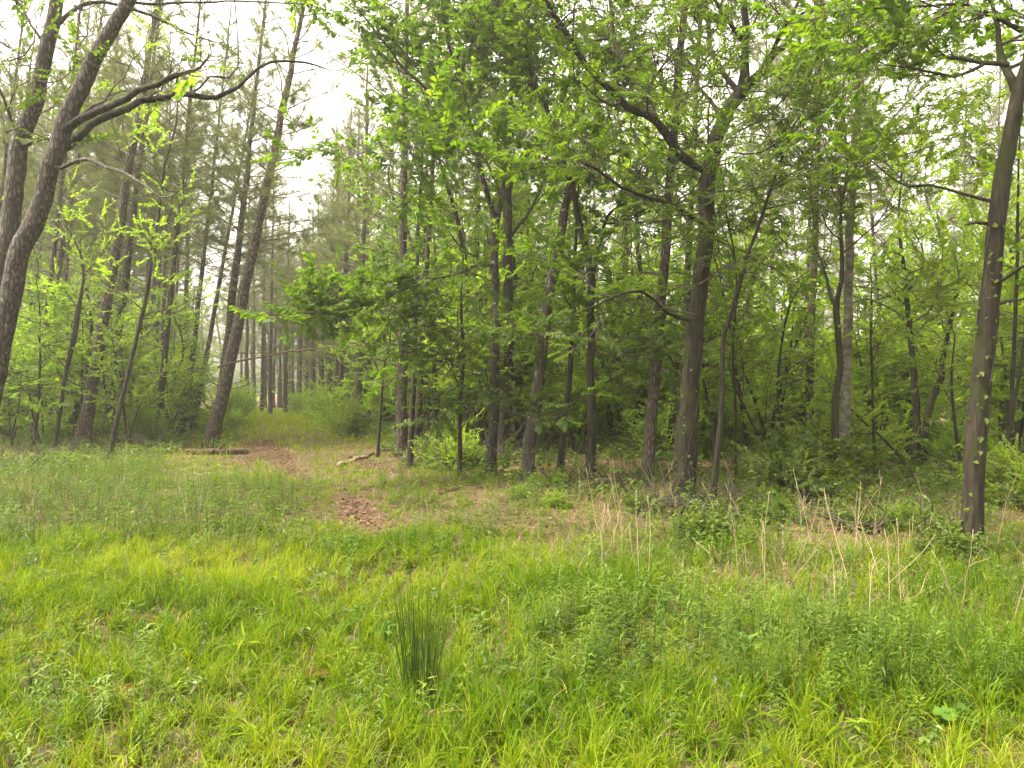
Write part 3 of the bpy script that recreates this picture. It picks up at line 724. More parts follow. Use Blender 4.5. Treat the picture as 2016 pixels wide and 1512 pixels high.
# ------------------------------------------------------------------ pines
def make_pine(name, height=20.0, live=0.5, tufts=1.0):
    """unit pine: trunk, and a crown of dead and needle-bearing branches"""
    root = empty(name, (0, 0, 0), 'pine', 'tree')
    n = 40
    z = np.linspace(-0.15, height, n)
    wx = np.cumsum(N(0, 0.012, n)); wy = np.cumsum(N(0, 0.012, n))
    c = np.stack([wx - wx[0], wy - wy[0], z], -1)
    r = 0.17 * (1 - 0.86 * np.clip(z / height, 0, 1) ** 0.9) * (1 + 0.35 * np.exp(-np.clip(z, 0, None) / 0.25)) + 0.008
    mb = MB(); mb.tube(c, r * (1 + 0.03 * N(0, 1, n)), 11, 0, rough=0.03); mb.build('trunk', M['pine_bark'], root)
    cr = MB(); pos, dirs = [], []
    zz = 2.2
    while zz < height - 0.5:
        f = zz / height
        k = rng.integers(1, 4) if f < live else rng.integers(2, 5)
        a0 = U(0, 6.28)
        for j in range(k):
            a = a0 + j * 6.28 / k + N(0, 0.35)
            i = int(np.searchsorted(z, zz)) - 1
            q = c[i] + (c[i + 1] - c[i]) * (zz - z[i]) / (z[i + 1] - z[i])
            if f < live:
                if U() < 0.35 and f < 0.3: continue
                L = U(0.5, 2.6) * (0.55 + f)
                d = np.array([math.cos(a), math.sin(a), U(-0.05, 0.55)])
                p = grow(q, d, L, 6, 0.12, 0.03)
                cr.tube(p, np.linspace(0.020, 0.005, 7), 4, 1, cap=False)
                for _ in range(rng.integers(1, 5)):
                    t = rng.integers(2, 6)
                    p2 = grow(p[t], unit(p[t + 1] - p[t]) + N(0, 0.55, 3), L * U(0.2, 0.45), 3, 0.15, 0.02)
                    cr.tube(p2, np.linspace(0.008, 0.003, 4), 3, 1, cap=False)
                if f > live - 0.2 and U() < 0.4:
                    for t in (4, 5, 6): pos.append(p[t]); dirs.append(unit(p[min(6, t)] - p[t - 1]))
            else:
                g = (f - live) / (1 - live)
                L = (2.6 * (1 - g) ** 0.8 + 0.35) * U(0.7, 1.15)
                d = np.array([math.cos(a), math.sin(a), 0.25 + 0.8 * g + N(0, 0.12)])
                p = grow(q, d, L, 6, 0.12, 0.05)
                cr.tube(p, np.linspace(0.026, 0.007, 7), 4, 1, cap=False)
                for s in range(int((4 + 4 * L * tufts) * (1.0 if g < 0.45 else 0.55))):
                    t = U(1.5, 5.99); i2 = int(t)
                    q2 = p[i2] + (p[i2 + 1] - p[i2]) * (t - i2)
                    sd = unit(unit(p[i2 + 1] - p[i2]) + N(0, 0.6, 3))
                    Ls = U(0.15, 0.5) * (0.5 + 0.2 * L)
                    p2 = grow(q2, sd, Ls, 2, 0.15, 0.15)
                    cr.tube(p2, [0.007, 0.005, 0.004], 3, 1, cap=False)
                    for e in ((2,) if U() < 0.5 else (1, 2)):
                        pos.append(p2[e]); dirs.append(sd + np.array([0, 0, 0.3]))
                pos.append(p[-1]); dirs.append(p[-1] - p[-2])
        zz += U(0.35, 0.75) if f < live else U(0.38, 0.6)
    pos, dirs = np.array(pos), np.array(dirs)
    place(cr, TUFT, pos, dirs, U(0.85, 1.3, len(pos)), 0, None, 0.3)
    cr.build('crown', [M['needle'], M['dead_twig']], root, smooth=False)
    return root


PINES = [make_pine('pine_tree', 20, lv, 1.0) for lv in (0.38, 0.46, 0.52, 0.42, 0.48)]


YOUNG = [make_pine('pine_tree', 14, lv, 1.5) for lv in (0.16, 0.24, 0.40, 0.48)]


def aim(vec, spin):
    v = Vector([float(c) for c in vec]).normalized()
    q = Vector((0, 0, 1)).rotation_difference(v)
    return (q.to_matrix() @ Matrix.Rotation(spin, 3, 'Z')).to_euler()


def pine_at(px0, py0, px1, py1, d, wpx, label, h=16.0, group=None, name='pine_tree'):
    """pine whose trunk passes the two picture points at depth d; wpx: trunk width low down"""
    a, b = P(px0, py0, d), P(px1, py1, d)
    v = unit(b - a)
    a = a + v * ((float(hgt(a[0], d)) - a[2]) / v[2])
    v = unit(v + np.array([0, N(0, 0.02), 0]))
    k = h / 20.0
    kr = 0.92 * (wpx / FPX * d / 2) / 0.165
    r = copy_thing(PINES[rng.integers(0, len(PINES))], a, aim(v, U(0, 6.28)), 1.0, label, 'tree', group,
                   {'trunk': (kr, kr, k), 'crown': (1.0 + 0.25 * (k - 1), 1.0 + 0.25 * (k - 1), k)})
    HEROES.append((a[0], a[1]))
    return r


for row in (
        (165, 850, 307, 0, 21.0, 27, 'thick pine at far left whose straight trunk leans right up to the top edge'),
        (215, 830, 330, 0, 24.5, 20, 'pine with a dark base close behind the thick far-left pine'),
        (310, 864, 400, 0, 23.0, 14, 'slim pine rising between the far-left pine and the pine by the log'),
        (413, 877, 583, 0, 22.0, 29, 'tall pine leaning right at the left edge of the path behind the log'),
        (425, 845, 510, 0, 25.5, 21, 'pine crossing just behind the tall leaning pine by the path'),
        (360, 850, 440, 0, 27.0, 13, 'thin pine in the gap left of the tall leaning pine by the path'),
        (380, 838, 497, 150, 30.0, 12, 'slender distant pine seen between two leaning pines by the path'),
        (60, 830, 200, 0, 25.0, 18, 'pine half hidden behind the two grey trees at the left edge'),
        (100, 840, 160, 200, 28.0, 14, 'narrow pine deep in the thicket at far left'),
        (789, 897, 797, 150, 18.5, 23, 'bare-stemmed pine right behind the slim dark sapling at the path'),
        (818, 860, 858, 100, 21.0, 16, 'narrow pine just right of the slim dark sapling'),
        (826, 850, 846, 200, 25.0, 12, 'thinner pine in the pair right of the slim dark sapling'),
        (705, 840, 722, 300, 33.0, 16, 'pine standing by the path at its right bend'),
        (668, 835, 690, 300, 38.0, 13, 'pine beyond the bushes right of the path'),
        (1272, 954, 1340, 100, 12.7, 25, 'straight brown pine left of the biggest oak'),
        (1335, 920, 1362, 400, 16.0, 17, 'pine trunk close behind the left side of the biggest oak'),
        (1592, 900, 1611, 250, 18.5, 18, 'straight pine in the middle of the right thicket'),
        (1575, 890, 1590, 500, 24.0, 11, 'thin pine peeking out left of the straight pine in the right thicket'),
        (1217, 850, 1235, 450, 27.0, 14, 'distant pine between the forked oak and the brown pine'),
        (930, 850, 945, 250, 24.0, 17, 'pine behind the leaves left of the slender forked oak'),
        (1060, 850, 1030, 200, 26.0, 15, 'pine behind the mossy leaning oak leaning slightly left')):
    pine_at(*row)

CORR = np.array([[0, -1.5, 7], [9, -2.0, 5.0], [15, -4.6, 3.9], [22, -6.1, 3.1], [33, -10.0, 3.6], [45, -14.8, 4.0], [58, -20.5, 3.6], [66, -24.5, 2.5]])


def corridor(x, y):
    """signed distance outside the grassy path corridor (negative inside)"""
    c = np.interp(y, CORR[:, 0], CORR[:, 1]); w = np.interp(y, CORR[:, 0], CORR[:, 2])
    return abs(x - c) - (w if y < 66 else -99)


EDGE = np.array([[-200, 15.5], [430, 17.5], [760, 16], [950, 14.5], [1250, 13.5], [1500, 11.5], [1800, 10.5], [1900, 8.8], [2400, 7.5]])


def edge_d(px):
    return float(np.interp(px, EDGE[:, 0], EDGE[:, 1]))


def scatter(n, d0, d1, margin, gap, wide=0.80, taken=None, power=1.0, ok=None):
    """spots in the woods: outside the corridor, behind the clearing edge, at least gap apart"""
    out = []; taken = list(taken or [])
    tries = 0
    while len(out) < n and tries < n * 80:
        tries += 1
        y = math.sqrt(U(d0 ** 2, d1 ** 2)) if power == 1 else d0 + (d1 - d0) * U() ** power
        x = U(-wide, wide) * y
        px = CXP + FPX * x / y
        if y < edge_d(px) + margin: continue
        if corridor(x, y) < 0.9: continue
        if ok and not ok(x, y, px): continue
        if any((x - a) ** 2 + (y - b) ** 2 < gap * gap for a, b in taken): continue
        taken.append((x, y)); out.append((x, y, px))
    return out


spots = scatter(52, 19, 58, 4.0, 2.1, 0.74, HEROES, ok=lambda x, y, px: px < 640) + scatter(31, 22, 58, 4.0, 2.8, 0.74, HEROES, ok=lambda x, y, px: px >= 640)
for x, y, px in spots:
    at_end = -0.42 < x / y < -0.2
    h = U(14.5, 17.0) if y < 36 else U(17.0, 20.5)
    if at_end and y > 34: h = U(11.0, 14.5)
    lean = 0.10 * np.clip((700 - px) / 700, -0.2, 1.0) + N(0, 0.02)
    if px < 480: g, lab = 'pines deep in the left woods', 'thin grey-brown pine standing in the woods left of the path'
    elif px < 800: g, lab = 'pines at the far end of the path', 'hazy pine standing where the path bends out of sight'
    elif px < 1350: g, lab = 'pines deep in the middle woods', 'distant pine trunk between the oaks right of the path'
    else: g, lab = 'pines deep in the right woods', 'distant pine trunk behind the thicket right of the biggest oak'
    k = h / 20.0; kr = U(0.45, 0.75)
    copy_thing(PINES[rng.integers(0, len(PINES))], ground(x, y), aim((lean, N(0, 0.03), 1), U(0, 6.28)), 1.0, lab, 'tree', g,
               {'trunk': (kr, kr, k), 'crown': (0.95, 0.95, k)})
for px, py, w, h in ((515, 812, 8, 17), (532, 818, 9, 17), (548, 806, 7, 16), (562, 815, 10, 15), (577, 806, 7, 14), (590, 812, 8, 13.5), (604, 806, 8, 13), (618, 812, 9, 13), (630, 805, 6, 14), (642, 810, 8, 15), (655, 812, 9, 16), (500, 808, 8, 18), (486, 812, 9, 18), (672, 816, 8, 16), (612, 803, 6, 12), (585, 803, 6, 12)):
    d = EYE * FPX / (py - HOR)
    pine_at(px, py, px + N(6, 4), py - 400, d, w, 'hazy pine standing where the path bends out of sight', h, 'pines at the far end of the path')
for px, ty, d in ((700, 215, 40), (682, 262, 44), (664, 300, 43), (648, 345, 47), (634, 380, 50), (618, 415, 49), (600, 455, 60), (585, 485, 66), (568, 500, 70), (552, 470, 68), (536, 420, 66), (520, 360, 64), (720, 180, 38), (674, 240, 50), (610, 470, 62)):
    h = EYE + (HOR - ty) / FPX * d
    x = (px - CXP) / FPX * d
    copy_thing(YOUNG[rng.integers(0, 2) + (0 if px > 640 else 2)], ground(x, d), (N(0, 0.02), N(0, 0.02), U(0, 6.28)), h / 14.0, 'bushy hazy pine closing off the sky gap above the path', 'tree', 'bushy pines around the sky gap')
for p in YOUNG: remove_thing(p)
for p in PINES: remove_thing(p)

# ------------------------------------------------------------------ broadleaf trees farther in
def make_hardwood(h=13.0, leaf='maple_leaf', spray='maple', dens=1.0):
    root = empty('hardwood_tree', (0, 0, 0), 'hardwood', 'tree')
    tp = np.array([[0, 0, -0.15, 0.14], [N(0, .1), N(0, .1), h * 0.3, 0.11], [N(0, .35), N(0, .35), h * 0.6, 0.075], [N(0, .5), N(0, .5), h * 0.85, 0.035], [N(0, .6), N(0, .6), h, 0.012]])
    s = knots(catmull(tp, 0.3), 0.04)
    mb = MB(); mb.tube(s[:, :3], s[:, 3] * (1 + 0.35 * np.exp(-np.clip(s[:, 2], 0, None) / 0.2)), 9, 0, rough=0.03)
    wood = MB(); pos, dirs = [], []
    for k in range(int(26 * dens)):
        t = U(0.22, 0.97); i = int(t * (len(s) - 1))
        a = U(0, 6.28); L = (2.9 * (1 - t) ** 0.6 + 0.5) * U(0.6, 1.1)
        leafy(wood, pos, dirs, s[i, :3], np.array([math.cos(a), math.sin(a), U(0.1, 0.7)]), L, s[i, 3] * 0.4, 0.24, 2, 5, 0.18, 0.04, 1)
    place(wood, SPR[spray], np.array(pos), np.array(dirs), U(0.9, 1.4, len(pos)), 0, 1)
    mb.build('trunk', M['dark_bark'], root)
    wood.build('crown', [M[leaf], M['twig']], root, smooth=False)
    return root


HARD = [make_hardwood(U(11, 14), lf, sp) for lf, sp in (('maple_leaf', 'maple'), ('young_leaf', 'oak_far'), ('maple_leaf', 'oak_far'), ('young_leaf', 'maple'))]
spots = (scatter(34, 18, 42, 3.0, 2.4, 0.76, HEROES[:20], ok=lambda x, y, px: px < 450) + scatter(30, 20, 48, 3.0, 2.0, 0.76, HEROES[:20], ok=lambda x, y, px: 610 < px < 990)
         + scatter(14, 17, 36, 4.0, 3.0, 0.76, HEROES[:20], ok=lambda x, y, px: 960 < px < 1400) + scatter(8, 20, 36, 4.0, 2.8, 0.76, HEROES[:20], ok=lambda x, y, px: px >= 1400))
for x, y, px in spots:
    k = U(0.75, 1.1) * (0.62 if px < 700 else 0.85)
    if px < 700: g, lab = 'broadleaf trees among the left pines', 'light green broadleaf tree growing among the left pines'
    elif px < 1300: g, lab = 'light green trees in the middle woods', 'light green broadleaf tree filling the gap between the middle oaks'
    else: g, lab = 'light green trees in the right woods', 'light green broadleaf tree standing in the right woods'
    copy_thing(HARD[rng.integers(0, 4)], ground(x, y), (N(0, 0.05), N(0.03, 0.05), U(0, 6.28)), k, lab, 'tree', g)
for p in HARD: remove_thing(p)


def make_sapling(h, leaf, spray, sp=0.2):
    root = empty('sapling', (0, 0, 0), 'sapling', 'sapling')
    stem, wood = MB(), MB(); pos, dirs = [], []
    for q in range(rng.integers(1, 4)):
        a = U(0, 6.28); hh = h * U(0.6, 1.0)
        tp = grow((0.12 * math.cos(a), 0.12 * math.sin(a), -0.1), (N(0, 0.16), N(0, 0.16), 1), hh, 9, 0.07, 0.05)
        stem.tube(tp, np.linspace(0.012 + 0.006 * h, 0.006, 10), 6, 0)
        for k in range(int(5 + 3.2 * hh)):
            t = U(0.15, 1.0) ** 0.8 * 8.9; i = int(t)
            p0 = tp[i] + (tp[i + 1] - tp[i]) * (t - i); b = U(0, 6.28)
            L = U(0.35, 0.75) * (0.5 + 0.22 * h) * (1.15 - 0.07 * t)
            leafy(wood, pos, dirs, p0, np.array([math.cos(b), math.sin(b), U(0.0, 0.6)]), L, 0.009, sp, 2, 3, 0.15, 0.02, 1)
    stem.build('trunk', M['dark_bark'], root)
    place(wood, SPR[spray], np.array(pos), np.array(dirs), U(0.8, 1.25, len(pos)), 0, 1)
    wood.build('crown', [M[leaf], M['twig']], root, smooth=False)
    return root


SAPS = [make_sapling(h, lf, sp) for h, lf, sp in ((2.2, 'young_leaf', 'young'), (3.2, 'young_leaf', 'young'), (4.2, 'young_leaf', 'maple'), (5.2, 'young_leaf', 'young'), (3.0, 'maple_leaf', 'maple'), (4.6, 'maple_leaf', 'oak_far'))]
spots = scatter(80, 19, 44, 2.5, 1.1, 0.78, None, ok=lambda x, y, px: px < 480) + scatter(30, 18, 40, 2.0, 1.0, 0.78, None, ok=lambda x, y, px: 690 < px < 1000) + scatter(60, 15, 38, 4.0, 1.2, 0.78, None, ok=lambda x, y, px: px > 1000) + scatter(32, 13, 30, 2.5, 1.3, 0.76, None, ok=lambda x, y, px: px > 1000) + scatter(100, 12, 52, 1.0, 1.1, 0.80, None, power=1.0, ok=lambda x, y, px: (px < 480 and U() < 0.6 and y > 19.5) or 480 <= px < 950 or y > edge_d(px) + 3 or U() < 0.3)
for x, y, px in spots:
    if px < 480: g, lab = 'saplings in the left thicket', 'leafy yellow-green sapling in the thicket under the left pines'
    elif px < 800: g, lab = 'saplings along the far path', 'pale green sapling lining the far bend of the path'
    elif px < 1350: g, lab = 'saplings under the middle oaks', 'leafy sapling in the undergrowth beneath the middle oaks'
    else: g, lab = 'saplings in the right thicket', 'leafy sapling in the thicket right of the biggest oak'
    copy_thing(SAPS[rng.integers(0, len(SAPS))], ground(x, y), (N(0, 0.07), N(0.04, 0.07), U(0, 6.28)), U(0.75, 1.45), lab, 'sapling', g)
for p in SAPS: remove_thing(p)


def make_bush(h, w, leaf, spray, k=60, bare=0.1):
    root = empty('bush', (0, 0, 0), 'bush', 'bush')
    wood = MB(); stem = MB(); pos, dirs = [], []
    for i in range(k):
        a = U(0, 6.28); t = U() ** 0.7
        d = np.array([math.cos(a) * w * t, math.sin(a) * w * t, h * U(0.4, 1.0) * (1.1 - 0.5 * t)])
        p = grow((0.15 * math.cos(a) * t, 0.15 * math.sin(a) * t, -0.05), d, float(np.linalg.norm(d)), 5, 0.12, 0.02)
        stem.tube(p, np.linspace(0.009, 0.003, 6), 4, 0, cap=False)
        if U() < bare: continue
        for q in range(2, 6):
            for _ in range(2):
                pos.append(p[q] + N(0, 0.04, 3)); dirs.append(unit(N(0, 1, 3) * np.array([1, 1, 0.4]) + unit(d) * 0.5))
    place(wood, SPR[spray], np.array(pos), np.array(dirs), U(0.6, 1.05, len(pos)), 0, 1)
    stem.build('stems', M['dead_twig'], root)
    wood.build('foliage', [M[leaf], M['twig']], root, smooth=False)
    return root


BUSH = [make_bush(h, w, lf, sp, k) for h, w, lf, sp, k in ((0.9, 0.6, 'young_leaf', 'young', 40), (1.4, 0.9, 'young_leaf', 'young', 55), (0.7, 0.7, 'herb', 'maple', 40), (1.7, 1.0, 'maple_leaf', 'young', 60))]
spots = scatter(130, 10, 48, 0.3, 0.9, 0.80, None, power=1.0, ok=lambda x, y, px: (px < 480 and U() < 0.45 and y > 19) or 480 <= px < 950 or y > edge_d(px) + 3 or U() < 0.12)
for x, y, px in spots:
    if px < 480: g, lab = 'bushes under the left pines', 'low leafy bush at the foot of the left pines'
    elif px < 800: g, lab = 'bushes beside the path', 'pale green bush beside the far stretch of the path'
    elif px < 1350: g, lab = 'bushes among the middle oaks', 'low leafy bush among the oaks right of the path'
    else: g, lab = 'bushes in the right thicket', 'low leafy bush under the trees of the right thicket'
    copy_thing(BUSH[rng.integers(0, len(BUSH))], ground(x, y), (0, 0, U(0, 6.28)), U(0.6, 1.2), lab, 'bush', g)
for px, py, k, v in ((585, 803, 1.3, 3), (605, 808, 1.4, 1), (625, 812, 1.4, 3), (472, 815, 1.5, 3), (455, 828, 1.4, 1), (655, 832, 1.2, 1), (622, 826, 1.2, 0), (450, 845, 1.2, 0), (660, 845, 1.1, 0), (640, 820, 1.5, 3)):
    copy_thing(BUSH[v], G(px, py), (0, 0, U(0, 6.28)), k, 'pale green bush beside the far stretch of the path', 'bush', 'bushes beside the path')
for px, py, k, v, lab in ((645, 838, 1.2, 3, 'rounded pale bush crowding the right side of the far path'), (590, 815, 1.2, 1, 'pale bush standing at the bend of the path'),
                          (690, 862, 1.1, 1, 'small bush in front of the pines at the right bend of the path'), (1600, 960, 1.25, 2, 'dark green broad-leaved bush at the foot of the straight pine in the right thicket'),
                          (1560, 985, 0.9, 2, 'low dark bush right of the leaning sapling by the biggest oak'), (1385, 1065, 0.42, 2, 'low dark green bush in front of the biggest oak'),
                          (1265, 1015, 0.38, 2, 'small dark green bush in front of the brown pine'), (900, 920, 1.0, 0, 'scrubby bush at the foot of the slender forked oak')):
    q = G(px, py)
    copy_thing(BUSH[v], q, (0, 0, U(0, 6.28)), k, lab, 'bush')
for i in range(15):
    px = U(990, 1960); py = np.interp(px, [990, 1300, 1600, 1960], [955, 985, 1010, 1085]) + U(-14, 40)
    copy_thing(BUSH[(0, 2)[rng.integers(0, 2)]], G(px, py), (0, 0, U(0, 6.28)), U(0.20, 0.38), 'knee-high shrub on the brushy edge of the right woods', 'bush', 'low shrubs along the right wood edge')
for p in BUSH: remove_thing(p)

# ------------------------------------------------------------------ far woods: one mass
far = MB()
for i in range(230):
    y = math.sqrt(U(60 ** 2, 105 ** 2)); x = U(-0.85, 0.85) * y
    if x > -0.1 * y and U() < 0.45: continue
    at_end = -0.46 < x / y < -0.18
    if at_end and y < 66: continue
    h = U(12, 15) if at_end else U(16, 20)
    b = ground(x, y); c = np.array([[0, 0, -0.2], [0.3 * N(), 0, h * 0.5], [0.5 * N(), 0, h]]) + b
    far.tube(c, [0.17, 0.13, 0.03], 6, 2)
    n = 110
    t = U(0.45, 1.0, n); a = U(0, 6.28, n); rr = (1.0 - t) ** 0.6 * 3.0 * U(0.3, 1.0, n) + 0.1
    pos = b + np.stack([np.cos(a) * rr, np.sin(a) * rr, t * h], -1)
    big_t = [dict(V=k['V'] * 2.6, T=k['T'], r=k['r']) for k in TUFT]
    place(far, big_t, pos, np.stack([np.cos(a), np.sin(a), 0 * a + 0.5], -1), U(0.8, 1.3, n), 0, None, 0.4)
for i in range(330):
    y = math.sqrt(U(50 ** 2, 100 ** 2)); x = U(-0.85, 0.85) * y
    if corridor(x, y) < 1 and y < 66: continue
    h = U(2, 7); n = int(30 * h / 3); w = U(0.8, 1.8)
    th = U(0, 6.28, n); rr = w * np.sqrt(U(0, 1, n)); z = h * U(0.1, 1, n)
    pos = ground(x, y) + np.stack([np.cos(th) * rr, np.sin(th) * rr, z], -1)
    place(far, SPR['young'], pos, np.stack([np.cos(th), np.sin(th), 0 * th + 0.2], -1), U(1.4, 2.4, n), 1, None, 0.4)
fw = far.build('distant_woods', [M['needle'], M['young_leaf'], M['pine_bark']], None, False)
tag(fw, 'hazy mass of far pines and green undergrowth behind the nearer woods', 'woods', None, 'stuff')

# ------------------------------------------------------------------ ground
def build_ground():
    xs = np.concatenate([np.linspace(-400, -45, 12), np.arange(-42, 42.1, 0.7), np.linspace(45, 400, 12)])
    xs = np.unique(np.concatenate([xs, np.arange(-9, 9.01, 0.12)]))
    ys = np.concatenate([np.linspace(-200, -4, 10), np.arange(-3, 16, 0.12), np.arange(16, 70, 0.7), np.linspace(72, 420, 16)])
    X, Y = np.meshgrid(xs, ys)
    Z = hgt(X, Y)
    g = np.zeros_like(X)
    PX = CXP + FPX * X / np.maximum(Y, 0.5)
    g = np.where(Y < 7.6, 0.9, np.where(Y < 12, 0.62, 0.35))
    cd = np.vectorize(corridor)(X, Y)
    g = np.where((Y >= 12) & (cd < 0), 0.7, g)
    g = np.where((PX > 930) & (Y > 7.0) & (cd > 0), 0.22, g)
    ny, nx = X.shape
    i = np.arange(ny - 1)[:, None] * nx; j = np.arange(nx - 1)[None]
    Q = np.stack([i + j, i + j + 1, i + nx + j + 1, i + nx + j], -1).reshape(-1, 4)
    mb = MB(); mb.add(np.stack([X, Y, Z], -1).reshape(-1, 3), Q, None, 0, g.ravel())
    return tag(mb.build('ground', M['ground']), None, None, None, 'structure')


build_ground()


def strip(name, rows, lift=0.012):
    """bare leaf-covered track laid over the ground; rows (px, py, half width m)"""
    c = np.array([[*G(px, py)[:2], w] for px, py, w in rows])
    c = np.column_stack([c[:, 0], c[:, 1], np.zeros(len(c)), c[:, 2]])
    s = catmull(c, 0.15)
    t = unit(np.gradient(s[:, :3], axis=0)); side = np.stack([-t[:, 1], t[:, 0], 0 * t[:, 0]], -1)
    mb = MB(); m = 8; V = []
    for k in range(m + 1):
        f = -1 + 2 * k / m
        w = s[:, 3] * (1 + (0.18 * N(0, 1, len(s)) if k in (0, m) else 0))
        q = s[:, :3] + side * (w * f)[:, None]
        q[:, 2] = hgt(q[:, 0], q[:, 1]) + (lift - 0.030 * np.clip(N(0.1, 0.5, len(s)) + 1.2 * abs(f) ** 3, 0, 1) if 0 < k < m else -0.02)
        V.append(q)
    V = np.stack(V, 1); n = len(s)
    i = np.arange(n - 1)[:, None] * (m + 1); j = np.arange(m)[None]
    Q = np.stack([i + j, i + j + 1, i + m + 2 + j, i + m + 1 + j], -1).reshape(-1, 4)
    mb.add(V.reshape(-1, 3), Q, None, 0)
    return tag(mb.build(name, M['path']), None, None, None, 'structure'), s


TRACKS = [strip('path', r)[1] for r in (
    [(598, 945, 0.15), (580, 930, 0.32), (554, 908, 0.34), (532, 884, 0.28), (516, 866, 0.15)],
    [(742, 1068, 0.15), (722, 1040, 0.24), (700, 1005, 0.22), (692, 980, 0.14)],
    [(790, 932, 0.15), (750, 924, 0.30), (712, 910, 0.28), (690, 898, 0.15)],
    [(455, 918, 0.15), (482, 908, 0.36), (502, 892, 0.30), (488, 876, 0.15)],
)]


def on_track(x, y, pad=0.0):
    r = np.zeros(len(x), bool)
    for s in TRACKS:
        for k in range(0, len(s), 2):
            r |= (x - s[k, 0]) ** 2 + (y - s[k, 1]) ** 2 < (s[k, 3] + pad) ** 2
    return r


PUD = [(270, 1222, 0.34, 0.13), (225, 1365, 0.20, 0.08), (585, 1335, 0.16, 0.10), (640, 1425, 0.22, 0.06), (600, 1290, 0.10, 0.07)]
for px, py, a, b in PUD:
    q = G(px, py); th = np.arange(24) / 24 * 6.283
    r = 1 + 0.25 * np.sin(th * 3 + px) + 0.12 * np.sin(th * 5 + 1)
    V = np.stack([q[0] + a * r * np.cos(th), q[1] + b * r * np.sin(th), 0 * th], -1)
    V[:, 2] = hgt(V[:, 0], V[:, 1]).max() + 0.004
    V = np.vstack([V, V.mean(0)])
    mb = MB(); j = np.arange(24); mb.add(V, None, np.stack([j, (j + 1) % 24, np.full(24, 24)], -1))
    tag(mb.build('water', M['water']), None, None, None, 'structure')

# ------------------------------------------------------------------ grass
def wave(x, y, s, k=0.0):
    """cheap smooth patchiness in 0..1"""
    return 0.5 + 0.25 * (np.sin(x * s + 1.7 + k) * np.cos(y * s * 1.3 + 0.6 + k) + np.sin((x + y) * s * 0.61 + 2.1 * k + 0.3) * np.cos((x - 1.7 * y) * s * 0.77 + k))


def blades(mb, x, y, hh, ww, rnd, mat=0, lean=0.35, curl=0.5):
    n = len(x); z = hgt(x, y) - 0.01
    a = U(0, 6.283, n)
    d = np.stack([np.cos(a), np.sin(a), 0 * a], -1)
    s = np.stack([-np.sin(a), np.cos(a), 0 * a], -1)
    tw = U(-0.9, 0.9, n); s2 = s * np.cos(tw)[:, None] + d * np.sin(tw)[:, None]
    l0 = np.abs(N(0, lean, n)); c = np.abs(N(0, curl, n))
    base = np.stack([x, y, z], -1)
    V = []
    lv = (0.0, 0.35, 0.7, 1.0)
    wd = (0.8, 1.0, 0.7, 0.0)
    for t, w in zip(lv, wd):
        ang = l0 * t + c * t * t
        q = base + d * (hh * t * np.sin(ang))[:, None] + np.array([0, 0, 1]) * (hh * t * np.cos(ang))[:, None]
        if w > 0:
            V += [q - s2 * (ww * w / 2)[:, None], q + s2 * (ww * w / 2)[:, None]]
        else: V.append(q)
    V = np.stack(V, 1)
    o = (np.arange(n) * 7)[:, None, None]
    Q = (np.array([[0, 1, 3, 2], [2, 3, 5, 4]])[None] + o).reshape(-1, 4)
    T = (np.array([[4, 5, 6]])[None] + o).reshape(-1, 3)
    mb.add(V.reshape(-1, 3), Q, T, mat, np.repeat(rnd, 7))


def sample(n, d0, d1, wide=0.82, pad=0.6):
    y = np.sqrt(U(d0 ** 2, d1 ** 2, n)); x = U(-1, 1, n) * (y * wide + pad)
    return x, y


def clumped(x, y, s):
    """pull points towards random tuft centres"""
    cell = np.round(np.stack([x, y], -1) / s)
    h1 = np.sin(cell[:, 0] * 127.1 + cell[:, 1] * 311.7) * 43758.5; h2 = np.sin(cell[:, 0] * 269.5 + cell[:, 1] * 183.3) * 43758.5
    cx = (cell[:, 0] + (h1 - np.floor(h1)) - 0.5) * s; cy = (cell[:, 1] + (h2 - np.floor(h2)) - 0.5) * s
    f = U(0.2, 0.75, len(x))
    return x + (cx - x) * f, y + (cy - y) * f, (h1 * 7 - np.floor(h1 * 7))


def near_puddle(x, y):
    r = np.zeros(len(x), bool)
    for px, py, a, b in PUD:
        q = G(px, py); r |= ((x - q[0]) / (a * 1.0)) ** 2 + ((y - q[1]) / (b * 1.2)) ** 2 < 1
    return r


